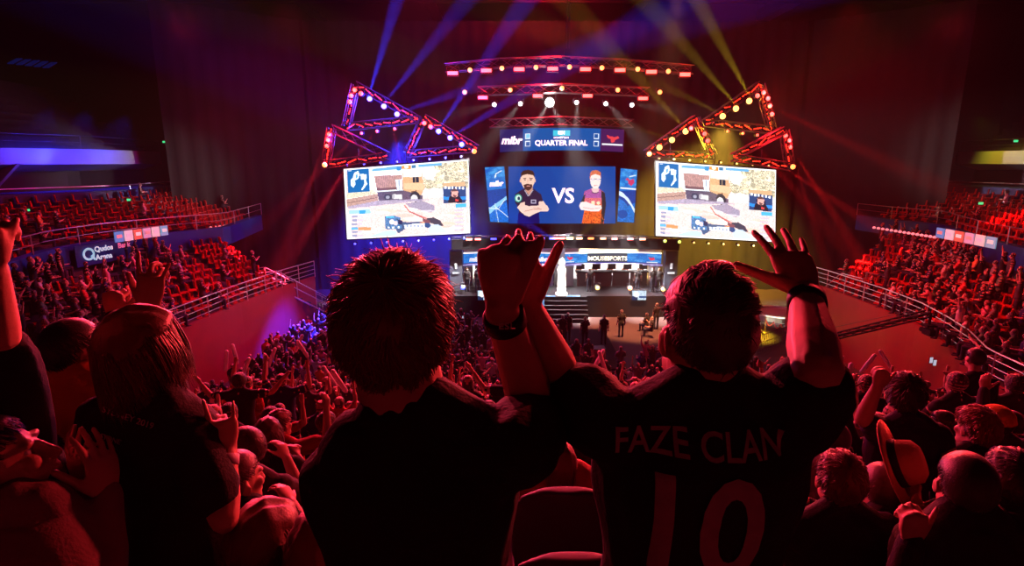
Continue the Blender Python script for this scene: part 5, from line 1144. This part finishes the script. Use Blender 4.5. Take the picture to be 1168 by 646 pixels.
# ------------------------------------------------------------------ the crowd
def crowd_prims(J, hairk='short', hat=False):
    p = PR(); X, Y, Z = J['hf']; head_prims(p, J['head'], X, Y, Z, 1.05, 'skin', True)
    p.cap(J['neck'], J['head'] - Z * .04, .055, .052, 'skin', 8); torso(p, J, .014, 'shirt'); arms(p, J, 'skin'); arms(p, J, 'shirt', .014, .6); legs(p, J, 'pants', .012); feet(p, J, 'pants')
    for k, sg in (('L', -1), ('R', 1)):
        w, e = J['wr' + k], J['el' + k]; d = (w - e).normalized(); p.cap(w, w + d * .075, .030, .036, 'skin', 8); 
        for a in (-.03, -.01, .01, .03): p.cap(w + d * .09 + J['X'] * a * .9, w + d * .155 + J['X'] * a * 1.3, .011, .010, 'skin', 6)
        p.cap(w + d * .03, w + d * .07 - J['X'] * sg * .055, .013, .011, 'skin', 6)
    o = J['head'] + Y * -.022 + Z * .036
    p.ell(o, (.092, .104, .100), (X, Y, Z), 'hair')
    if hairk == 'long': p.loft([(o - Z * .02 - Y * .02, .088, .07, X, Y), (o - Z * .13 - Y * .05, .09, .05, X, Y), (o - Z * .27 - Y * .055, .07, .03, X, Y)], 'hair')
    if hairk == 'bushy': p.ell(o + Z * .01, (.112, .12, .115), (X, Y, Z), 'hair')
    if hat: p.cap(o + Y * .06 + Z * .03, o + Y * .16 + Z * .02, .06, .05, 'hair', 8, flat=Z, fk=.2)
    return p
POSES = [('sitting hands down', dict(sit=True, aL='lap', aR='lap')), ('leaning forward', dict(sit=True, aL='fwd', aR='lap', lean=.25)), ('sitting clapping', dict(sit=True, aL='clap', aR='clap', hy=.2)),
         ('sitting arms up', dict(sit=True, aL='up', aR='up')), ('sitting one arm up', dict(sit=True, aL='lap', aR='bent', hy=-.3)), ('looking sideways', dict(sit=True, aL='lap', aR='phone', hy=.9)),
         ('hand at head', dict(sit=True, aL='head', aR='lap')), ('standing arms up', dict(sit=False, aL='up', aR='bent')), ('standing clapping', dict(sit=False, aL='clap', aR='clap', hy=-.2)),
         ('arms spread', dict(sit=False, aL='out', aR='out')), ('standing upright', dict(sit=False, aL='down', aR='down', hy=.3)), ('standing one arm up', dict(sit=False, aL='up', aR='down')), ('holding phone up', dict(sit=False, aL='down', aR='phone'))]
HK = ['short', 'short', 'long', 'short', 'bushy', 'short', 'long', 'short', 'short', 'bushy', 'short', 'long', 'short']
TAGS = ['skin', 'shirt', 'hair', 'pants']
def crowd_mesh(i, voxel, cloth):
    lab, kw = POSES[i]; p = crowd_prims(joints(**kw), HK[i], i % 4 == 3); me = remesh(p, voxel, 1, TAGS, 'spectator')
    for m_ in (SKINC, cloth, HAIR, PANT): me.materials.append(m_)
    return me
LOD_A = [crowd_mesh(i, .013, CLOTH) for i in range(len(POSES))]
LOD_B = [crowd_mesh(i, .022, CLOTH) for i in range(len(POSES))]
LOD_C = [crowd_mesh(i, .036, CLOTHC) for i in range(len(POSES))]
COLS = [('black', (.012, .012, .013), 55), ('dark grey', (.06, .055, .06), 14), ('white', (.62, .6, .6), 6), ('red', (.5, .04, .03), 8), ('navy', (.02, .03, .12), 10), ('grey', (.18, .17, .18), 6), ('pink', (.6, .22, .3), 3), ('green', (.08, .2, .1), 3), ('orange', (.65, .22, .05), 3), ('pale blue', (.3, .4, .6), 2)]
rc = random.Random(11)
def pick_col(): return rc.choices(COLS, [c[2] for c in COLS])[0]
people = []     # (position, yaw, pose index, colour, zone)
SITS = [0, 1, 2, 3, 4, 5, 6]; STANDS = [7, 8, 9, 10, 11, 12]; SW = [8, 4, 6, 3, 3, 4, 2]; TW = [4, 5, 3, 3, 3, 2]
def clear_of(x, y, d=.5): return all((x - a) ** 2 + (y - b) ** 2 > d * d for a, b in occupied)
def add_person(x, y, z, yaw, stand, zone): 
    i = rc.choices(STANDS, TW)[0] if rc.random() < stand else rc.choices(SITS, SW if zone in ('end', 'floor') else [12, 4, 3, .4, .8, 5, 2])[0]
    people.append((V((x, y, z)), yaw, i, pick_col(), zone))
# end stand rows
for r_, a in enumerate(RY[6:-1]):
    y = a + .40
    if y < 2.2: continue
    x = -13.4 if y < 18 else -12.6
    while x < 14.0:
        x += .56 + rc.uniform(-.04, .06)
        if rc.random() < .05 or abs((x + 60) % 9.5 - .5) < .42: continue
        if not clear_of(x, y): continue
        if y < 4.2 and abs(x - .2) < 1.0: continue
        if y < 3.4: st = 0
        else: st = .18
        add_person(x, y - .12 + rc.uniform(-.05, .05), rake(a + .4), rc.uniform(-.2, .2) - x * .01, st, 'end')
# arena floor
fy = 20.9
while fy < 33.5:
    x = -13.0
    while x < 14.0:
        x += .56 + rc.uniform(-.05, .08); y = fy + rc.uniform(-.1, .1)
        px, py, t = proj((x, y, 1.3))
        if rc.random() < .07: continue
        if fy > 27 and x > 3.2: continue                      # open floor on the yellow side
        if fy > 24.2 and 1.0 < x < 6.5 and (fy > 31 or rc.random() < .5): continue              # control desk
        if fy > 29.5 and x > 5.6: continue
        if fy > 24.5 and x > 9.5: continue
        if abs(x + 6.8) < .55 or abs(x - 8.6) < .5: continue
        add_person(x, y, .5 if fy > 26.2 and 1.3 < x < 5.6 else 0, rc.uniform(-.25, .25), .38, 'floor')
    fy += .86
# side stands
def fill_side(rows, side, dens):
    n = len(rows[0])
    seats = []
    for k in range(9):
        La, Lb = rows[k], rows[k + 1]; P = [a.lerp(b, .45) for a, b in zip(La, Lb)]; acc = 0
        for i in range(n - 1):
            a, b = P[i], P[i + 1]; L_ = (b - a).length; u = -acc
            while u + .56 <= L_:
                u += .56; q = a.lerp(b, u / L_); z = La[i].z + (La[i + 1].z - La[i].z) * (u / L_); out = (Lb[i] - La[i]); out.z = 0; out.normalize()
                inward = -out; look = (inward * .55 + V((0, 1, 0)) * .8).normalized(); yaw = math.atan2(-look.x, look.y)
                seats.append((V((q.x, q.y, z)), yaw, math.atan2(-inward.x * .8, .6), i, k))
            acc = L_ - u if u < L_ else 0
    for pos, yaw, sy, i, k in seats:
        pr = proj(pos + V((0, 0, 1)))
        if pr is None or not (-80 < pr[0] < 1250 and 200 < pr[1] < 700): continue
        if pos.y < 4: continue
        if math.sin(i * .9 + side * 2) > .985: continue
        if k >= 7 and (75 < pr[0] < 140 or pr[0] > 1118): continue
        f = dens(pr[0], pr[1], i, k)
        if rc.random() < f: add_person(pos.x, pos.y, pos.z, yaw + rc.uniform(-.2, .2), .07, 'left stand' if side < 0 else 'right stand')
        else: free_seats.append((pos, sy, pr))
free_seats = []
fill_side(TL_rows, -1, lambda x, y, i, k: .12 if x > 232 - k * 3 else (.34 if x > 205 else (.48 if x > 110 else .68)))
fill_side(TR_rows, 1, lambda x, y, i, k: .15 if x < 985 + k * 3 else (.36 if x < 1040 else (.5 if x < 1120 else .68)))
# club seats
for rows, side in ((CLUB_L, -1), (CLUB_R, 1)):
    for k in range(8):
        La = rows[k]
        for i in range(len(La) - 1):
            a, b = La[i], rows[k][i + 1]; m_ = int((b - a).length / .56); out = (rows[k + 1][i] - La[i]); out.z = 0; out.normalize(); sy = math.atan2(out.x * .8, .6)
            for j in range(m_):
                q = a.lerp(b, (j + .5) / max(1, m_)) + out * .4; pr = proj(q)
                if pr is None or not (-10 < pr[0] < 1180 and 205 < pr[1] < 300): continue
                if (i * 7 + j) % 33 in (0, 1): continue
                if rc.random() < (.20 if pr[0] < 70 else .02): add_person(q.x, q.y, q.z, sy, .0, 'club tier')
                else: free_seats.append((q, sy, pr))
def covered(px, py, t):
    R = [(385, 515, 285, 460, 1.1), (350, 628, 450, 700, 1.2), (748, 860, 300, 455, 1.2), (660, 925, 455, 700, 1.2), (110, 262, 455, 700, 2.0), (-20, 110, 440, 700, 2.0), (136, 205, 355, 455, 2), (565, 620, 340, 450, 1.3)]
    return any(a < px < b and c < py < d and t > k for a, b, c, d, k in R)
inview, rest = [], []
for p in people:
    q = proj(p[0] + V((0, 0, 1.3 if p[2] > 6 else 1.0)))
    if q and -5 < q[0] < 1173 and q[1] < 655 and not covered(*q): inview.append((q[2], p, q))
    elif p[0].y > 5 or (q and not covered(*q)): rest.append(p)
inview.sort(key=lambda a: a[0]); near = inview[:300]; rest += [a[1] for a in inview[300:]]
def spot_of(px, py, zone):
    if zone == 'end':
        a = 'left of the tall fan in plain tee' if px < 385 else ('between the two big fans' if px < 745 else 'right of the fan in the jersey')
        b = 'low in the end stand' if py > 560 else ('in the middle rows of the end stand' if py > 490 else 'high up the picture in the end stand rows')
        return b + ' ' + a
    return 'in the ' + zone
def spot2(px, py, t):
    if px < 270: a = 'beyond the long haired fan'
    elif px < 385: a = 'beside the tall fan'
    elif px < 745: a = 'between the two big fans'
    elif px < 990: a = 'beside the jersey fan'
    elif px < 1080: a = 'around the navy topped fan'
    else: a = 'around the tall dark person'
    b = 'near row' if t < 4.5 else ('lower row' if t < 7 else ('middle row' if t < 9.5 else 'farther row'))
    return b + ' ' + a
PROTO = {}
def proto(i):
    if i not in PROTO:
        h = [('short', .014, 180, .035), ('messy', .018, 220, .04), ('long', .016, 260, .16), ('short', .012, 180, .03), ('messy', .026, 260, .035), ('short', .016, 200, .04), ('long', .014, 260, .2)][i % 7]
        b = joints(**POSES[i][1]); b['bulk'] = 1.02
        PROTO[i] = figure('x', b, V((0, 0, 0)), voxel=.010, hair=h, haircol=[(.05, .02, .015), (.16, .05, .03), (.10, .035, .02), (.03, .014, .01), (.2, .08, .05), (.06, .03, .02), (.12, .04, .025)][i % 7], hrad=.006, seed=i + 3, fold=.004, sleeve=.62 if i % 3 else 2.0)
        PROTO[i]['_new'] = 1
    return PROTO[i]
for t, p, q in near:
    if t < 5.5:
        pos, yaw, i, col, zone = p; w = spot2(q[0], q[1], t); r = proto(i); lab = 'spectator in %s top, %s, %s' % (col[0], POSES[i][0], w)
        if r.get('_new'): del r['_new']; r.location = pos; r.rotation_euler = (0, 0, yaw); r['label'] = lab; r['group'] = 'spectators %s' % w
        else: r = clone(r, pos, lab, 'spectators %s' % w, yaw)
        for ch in r.children:
            if ch.name.startswith('t_shirt'): ch.color = (*col[1], 1)
        continue
    pos, yaw, i, col, zone = p; me = LOD_A[i] if t < 7 else LOD_B[i]; o = bpy.data.objects.new('person', me); COL.objects.link(o)
    o.location = pos; o.rotation_euler = (0, 0, yaw); k = rc.uniform(.94, 1.05); o.scale = (k, k, k); o.color = (*col[1], 1)
    w = spot2(q[0], q[1], t); tag(o, 'spectator in %s top, %s, %s' % (col[0], POSES[i][0], w), 'person', 'spectators %s' % w)
# everyone else: one mass that nobody could count
def mass(name, items, arrays, mats, label, colattr=True):
    vs, fl, ft, mi, colr = [], [], [], [], []; off = 0; nl = 0
    for pos, yaw, i, col in items:
        v, loops, tot, m_ = arrays[i]; c_, s_ = math.cos(yaw), math.sin(yaw); R = np.array([[c_, s_, 0], [-s_, c_, 0], [0, 0, 1]]); k = rc.uniform(.94, 1.05)
        vs.append(v @ R * k + np.array(pos)[None]); fl.append(loops + off); ft.append(tot); mi.append(m_); off += len(v)
        if colattr: colr.append(np.tile(np.array([*col[1], 1.0]), (len(tot), 1)))
    v = np.concatenate(vs); l = np.concatenate(fl); t = np.concatenate(ft); m_ = np.concatenate(mi); st = np.concatenate([[0], np.cumsum(t)[:-1]])
    me = bpy.data.meshes.new(name); me.vertices.add(len(v)); me.vertices.foreach_set('co', v.ravel()); me.loops.add(len(l)); me.loops.foreach_set('vertex_index', l.astype(np.int32))
    me.polygons.add(len(t)); me.polygons.foreach_set('loop_start', st.astype(np.int32)); me.polygons.foreach_set('loop_total', t.astype(np.int32)); me.polygons.foreach_set('material_index', m_.astype(np.int32)); me.polygons.foreach_set('use_smooth', [colattr] * len(t)); me.update(calc_edges=True)
    if colattr:
        cc = np.repeat(np.concatenate(colr), t, axis=0); at = me.color_attributes.new('shirt', 'FLOAT_COLOR', 'CORNER'); at.data.foreach_set('color', cc.ravel())
    for x in mats: me.materials.append(x)
    o = bpy.data.objects.new(name, me); COL.objects.link(o); o['kind'] = 'stuff'; o['label'] = label; return o
def arr(me):
    n = len(me.vertices); v = np.empty(n * 3); me.vertices.foreach_get('co', v); l = np.empty(len(me.loops), int); me.loops.foreach_get('vertex_index', l); t = np.empty(len(me.polygons), int); me.polygons.foreach_get('loop_total', t); m_ = np.empty(len(me.polygons), int); me.polygons.foreach_get('material_index', m_)
    return v.reshape(-1, 3), l, t, m_
print('PEOPLE', len(people), 'near', len(near), 'rest', len(rest), 'to', near[-1][0], 'seats', len(free_seats))
mass('distant_crowd', [(p[0], p[1], p[2], p[3]) for p in rest], [arr(m_) for m_ in LOD_C], (SKINC, CLOTHC, HAIR, PANT), 'dense crowd of spectators farther off on the floor and in the stands')
free_seats.sort(key=lambda a: a[2][2]); vis = [s for s in free_seats if 0 < s[2][0] < 1168 and not covered(*s[2])]; nearS = vis[:300]; ids = set(id(s) for s in nearS); restS = [s for s in free_seats if id(s) not in ids]
for pos, sy, q in nearS:
    o = bpy.data.objects.new('arena_seat', SEAT); COL.objects.link(o); o.location = pos; o.rotation_euler = (0, 0, sy); sd = 'left' if q[0] < 584 else 'right'; cl = 'club tier above the blue fascia' if pos.z > 6.2 and abs(pos.x - MX) > 21 else 'lower stand below the blue fascia'
    tag(o, 'empty red plastic seat in the %s on the %s' % (cl, sd), 'seat', 'red seats in the %s %s' % (sd, cl))
mass('distant_seats', [(s[0], s[1], 0, None) for s in restS], [arr(SEAT)], (SEATM,), 'rows of empty red seats farther off', False)
# inflatable clapper sticks held up in the crowd
STK = mat('clapper_stick_white', (.75, .7, .72), .35)
for i, (x, y) in enumerate([(258, 412), (268, 404), (280, 420), (303, 416), (310, 408), (341, 392), (345, 398), (387, 435), (376, 430), (683, 410), (687, 412), (905, 430), (930, 425), (955, 418), (968, 428), (990, 415), (940, 436), (1010, 410)]):
    t = 17 - (y - 392) * .12; c = W(x, y, t); d = V((rc.uniform(-.7, .7), rc.uniform(-.2, .2), 1)).normalized()
    o = MB().lathe(c, [(.02, -.30), (.05, -.27), (.055, 0), (.05, .27), (.02, .30)], 8, axis=d).build('clapper_stick', STK, smooth=True); tag(o, 'long white inflated clapper stick held up in the crowd', 'clapper stick', 'white clapper sticks in the crowd')
for i, (x, y, t) in enumerate([(1073, 478, 7), (1062, 411, 13), (1066, 414, 13.2), (528, 362, 30), (233, 466, 6)]):
    c = W(x, y, t); o = thing('smartphone', c, ['phone with a lit screen held up beside the navy topped fan', 'lit phone held at the foot of the right red wall, upper one', 'lit phone held at the foot of the right red wall, lower one', 'tiny lit phone left of the raised fist', 'lit phone low in the crowd beyond the long haired fan'][i], 'phone')
    MB().box(c, (.08, .012, .15)).build('phone_case', BLK, o); MB().box(c - V((0, .009, 0)), (.07, .004, .135)).build('display', mat('phone_glow', (.6, .7, .8), .4, emit=(.45, .6, .75), es=.8, sample=False), o)
# ------------------------------------------------------------------ things on the arena floor
# control platform in front of the stage steps
o = thing('control_platform', (3.2, 28.5, 0), 'low dark platform with desks in front of the stage steps', 'platform'); MB().bbox((1.3, 26.2, 0), (5.6, 33, .5)).build('deck', STG, o)
for k in range(3): MB().bbox((1.3, 26.2 - .3 * (k + 1), 0), (5.6, 26.2 - .3 * k, .42 - .12 * k)).build('step', STG, o)
for i, (x, y, lab) in enumerate(((1.9, 27.2, 'white topped'), (3.1, 27.4, 'grey'), (4.4, 27.4, 'pink lit'))):
    t = thing('equipment_case', (x, y, .5), '%s equipment case on the control platform' % lab, 'case'); MB().bbox((x - .35, y - .3, .5), (x + .35, y + .3, 1.15)).build('case_body', mat('case_%d' % i, ((.55, .5, .52), (.25, .22, .24), (.5, .25, .3))[i], .5), t); MB().bbox((x - .36, y - .31, 1.15), (x + .36, y + .31, 1.2)).build('lid', WHITE if i == 0 else STEEL, t)
def crew(x, y, z, yaw, i, lab, col=(.012, .012, .012)):
    o = bpy.data.objects.new('person', LOD_B[i]); COL.objects.link(o); o.location = (x, y, z); o.rotation_euler = (0, 0, yaw); o.color = (*col, 1); tag(o, lab, 'person')
p = WZ(708, 385, 0); crew(p.x, p.y, 0, .2, 10, 'lone dark figure standing on the amber lit floor')
for i, (x, y, yaw, pi, lab) in enumerate(((743, 385, 1.2, 5, 'person sitting at the edge of the amber lit floor, nearest the jersey fan'), (737, 380, .6, 0, 'person sitting at the edge of the amber lit floor, farther one'), (748, 376, .2, 12, 'person standing at the edge of the amber lit floor'))):
    p = WZ(x, y, 0); crew(p.x, p.y, 0, yaw, pi, lab)
for i, (x, lab) in enumerate(((1.7, 'crew member at the left end of the control platform'), (2.8, 'crew member bending over the middle of the control platform'), (4.0, 'crew member behind the pink lit case'), (5.1, 'crew member at the right end of the control platform'))): crew(x, 29.5 + .4 * (i % 2), .5, 0, (8, 10, 12, 10)[i], lab)
# camera operators and players on the stage
for px, yaw, i, lab in ((533, 0, 10, 'dark figure at the outer edge of the stage behind the raised fist'), (545, .3, 12, 'second dark figure at the outer edge of the stage'), (620, -.3, 10, 'dark figure standing beside the grey pillar'), (672, .2, 12, 'camera operator silhouetted below the M of MOUSESPORTS'), (727, -.1, 10, 'dark figure near the end of the MOUSESPORTS booth'), (744, .2, 12, 'dark figure at the end panel of the MOUSESPORTS booth'), (751, -.2, 8, 'dark figure outermost at the MOUSESPORTS booth')):
    p = WY(px, 330, 38.6); crew(p.x, 38.6, 1.5, yaw, i, lab)
for (xa, xb, zb, zt), bl in ((BL0, 'booth without middle lettering'), (BR0, 'MOUSESPORTS booth')):
    for k, od in enumerate(('first', 'second', 'third', 'fourth', 'fifth')): x = xa + (xb - xa) * (.17 + .165 * k); crew(x, 41.75, 1.62, PI, 1, '%s player from the left seated behind the desk in the %s' % (od, bl), ((.45, .12, .05) if bl[0] == 'M' else (.3, .3, .32)))
# yellow lit curved bench and rope barrier
c = WZ(888, 362, 0); o = thing('curved_bench', c, 'low curved platform glowing yellow in the lamp light on the open floor', 'platform')
mb = MB(); mb.lathe(V((c.x, c.y, 0)), [(1.7, 0), (1.75, .35), (1.7, .42), (1.4, .42), (1.35, .3)], 28); mb.build('platform_top', mat('pale_vinyl', (.7, .66, .5), .45), o)
pts = [WZ(x, y, 0) for x, y in ((872, 380), (881, 383), (889, 386), (897, 383), (903, 374))]; BR = mat('brass', (.6, .4, .2), .3, metal=.8)
for i, p in enumerate(pts):
    if i == 0:
        st = thing('stanchion', p, 'short metal rope post standing on the yellow lit floor', 'post', 'rope posts on the yellow floor'); MB().lathe(p, [(.17, 0), (.17, .02), (.03, .05), (.025, .95), (.045, .98), (.02, 1.04)], 10).build('post', BR, st)
    else: clone(st, p)
    if i: 
        a, b = pts[i - 1] + V((0, 0, .9)), p + V((0, 0, .9)); mb = MB(); mb.path([a.lerp(b, k / 8) - V((0, 0, .35 * (1 - (2 * k / 8 - 1) ** 2))) for k in range(9)], .025, 5); tag(mb.build('barrier_rope', mat('red_rope', (.5, .05, .05), .7)), 'sagging rope between two metal posts on the yellow lit floor', 'rope', 'ropes on the yellow floor')
# crowd barrier on the yellow side
P = [WZ(x, y, 0) for x, y in ((864, 404), (880, 398), (896, 392), (912, 388))]; root = thing('crowd_barrier', P[0], 'black steel crowd barrier at the edge of the yellow lit floor', 'barrier')
for a, b in zip(P, P[1:]):
    mb = MB(); n = 9; 
    for z in (.15, .6, 1.05): mb.bar(a + V((0, 0, z)), b + V((0, 0, z)), .025, 4)
    for k in range(n + 1): q = a.lerp(b, k / n); mb.bar(q, q + V((0, 0, 1.05)), .018, 4)
    mb.build('panel', STEEL, root)
# stair towers against the red walls
def stair_tower(top, foot, lab, w=1.6):
    T, B = V(top), V(foot); root = thing('stair_tower', (T.x, T.y, 0), lab, 'stairs'); d = (B - T); d.z = 0; d.normalize(); s = V((-d.y, d.x, 0)); n = 9
    mb = MB()
    for k in range(n):
        q = T.lerp(B, (k + .5) / n); mb.box((q.x, q.y, q.z), (w, .3, .06), Matrix((s, d, V((0, 0, 1)))).transposed())
    mb.build('treads', STEEL, root)
    for sg in (-1, 1):
        mb = MB(); o_ = s * (w / 2 * sg)
        for h in (.55, 1.0): mb.bar(T + o_ + V((0, 0, h)), B + o_ + V((0, 0, h)), .03, 5)
        for k in range(5): q = T.lerp(B, k / 4) + o_; mb.bar(q, q + V((0, 0, 1)), .025, 5)
        mb.bar(T + o_ - V((0, 0, .05)), B + o_ - V((0, 0, .05)), .05, 5); mb.build('handrail', RAILM, root)
    mb = MB(); lt = T - d * .8
    mb.box((lt.x, lt.y, T.z), (w, 1.6, .08), Matrix((s, d, V((0, 0, 1)))).transposed()); mb.build('landing', STEEL, root)
    for a in (-1, 1):
        for b in (-1, 1): q = lt + s * (w / 2 * a) + d * (.75 * b); MB().bar((q.x, q.y, 0), (q.x, q.y, T.z + 1), .045, 5).build('scaffold_post', RAILM, root)
    mb = MB()
    for h in (.5, 1.0):
        cs = [lt + s * (w / 2 * a) + d * (.75 * b) + V((0, 0, h)) for a, b in ((1, 1), (1, -1), (-1, -1), (-1, 1))]; mb.path(cs, .025, 5)
    mb.build('guard_rail', RAILM, root)
    for z in (.8, 2.2): 
        cs = [V((lt.x, lt.y, z)) + s * (w / 2 * a) + d * (.75 * b) for a, b in ((1, 1), (1, -1), (-1, -1), (-1, 1))]; mb = MB(); mb.path(cs + cs[:1], .03, 5); mb.build('scaffold_brace', RAILM, root)
tp = WZ(995, 331, 3.5); stair_tower((tp.x - .9, tp.y + .4, 3.4), (WZ(946, 390, .2).x, WZ(946, 390, .2).y + 3.0, .25), 'scaffold stairs with steel handrails leaning on the right red wall')
tp = WZ(287, 326, 3.5); stair_tower((tp.x + 1.0, tp.y + .4, 3.4), (tp.x + 4.2, tp.y + 3.6, .25), 'dark scaffold stairs with pale handrails leaning on the left red wall')
# camera crane
a, b = WZ(936, 388, 2.2), W(1062, 357, 21.5); o = thing('camera_crane', (a.x, a.y, 0), 'long black camera crane reaching across the right red wall, camera at its tip', 'camera crane')
mb = MB(); lattice(mb, a, b, .28, .035, .5); mb.build('boom', BLK, o); MB().bar(a.lerp(b, .02) + V((0, 0, .5)), b + V((0, 0, .25)), .012, 4).build('stay_cable', STEEL, o)
MB().bar((a.x, a.y, 0), a, .12, 8).bbox((a.x - .5, a.y - .5, 0), (a.x + .5, a.y + .5, .15)).build('pedestal', BLK, o)
MB().bar(b, b - V((0, 0, .45)), .05, 6).box(b - V((0, 0, .5)), (.4, .35, .08)).bar(b - V((-.18, 0, .5)), b - V((-.18, 0, .8)), .03, 5).build('remote_head', BLK, o)
MB().box(b - V((0, .05, .75)), (.24, .42, .24)).lathe(b - V((0, -.16, .75)), [(.08, 0), (.09, .14), (.1, .2)], 10, axis=(0, 1, 0)).build('camera', BLK, o)
# gear at the foot of the left wall
c = WZ(292, 388, .0); o = thing('mixing_desk', c, 'small equipment desk with white and cyan lights at the foot of the left red wall', 'desk'); MB().bbox((c.x - .9, c.y - .4, 0), (c.x + .9, c.y + .4, .9)).build('cabinet', BLK, o)
for k in range(7): MB().box((c.x - .7 + .23 * k, c.y - .1, .95), (.12, .2, .06)).build('lit_panel', mat('desk_glow', (.5, .7, .8), .5, emit=(.4, .6, .7), es=.8, sample=False), o)
c = WZ(1040, 400, .0); o = thing('equipment_table', c, 'pale table with white objects at the foot of the right red wall', 'table'); MB().bbox((c.x - 1.6, c.y - .3, .8), (c.x + .9, c.y + .3, .86)).build('table_top', mat('pale_table', (.5, .4, .4), .6), o)
for x in (-1.5, .8): MB().bbox((c.x + x - .04, c.y - .25, 0), (c.x + x + .04, c.y + .25, .8)).build('leg', STEEL, o)
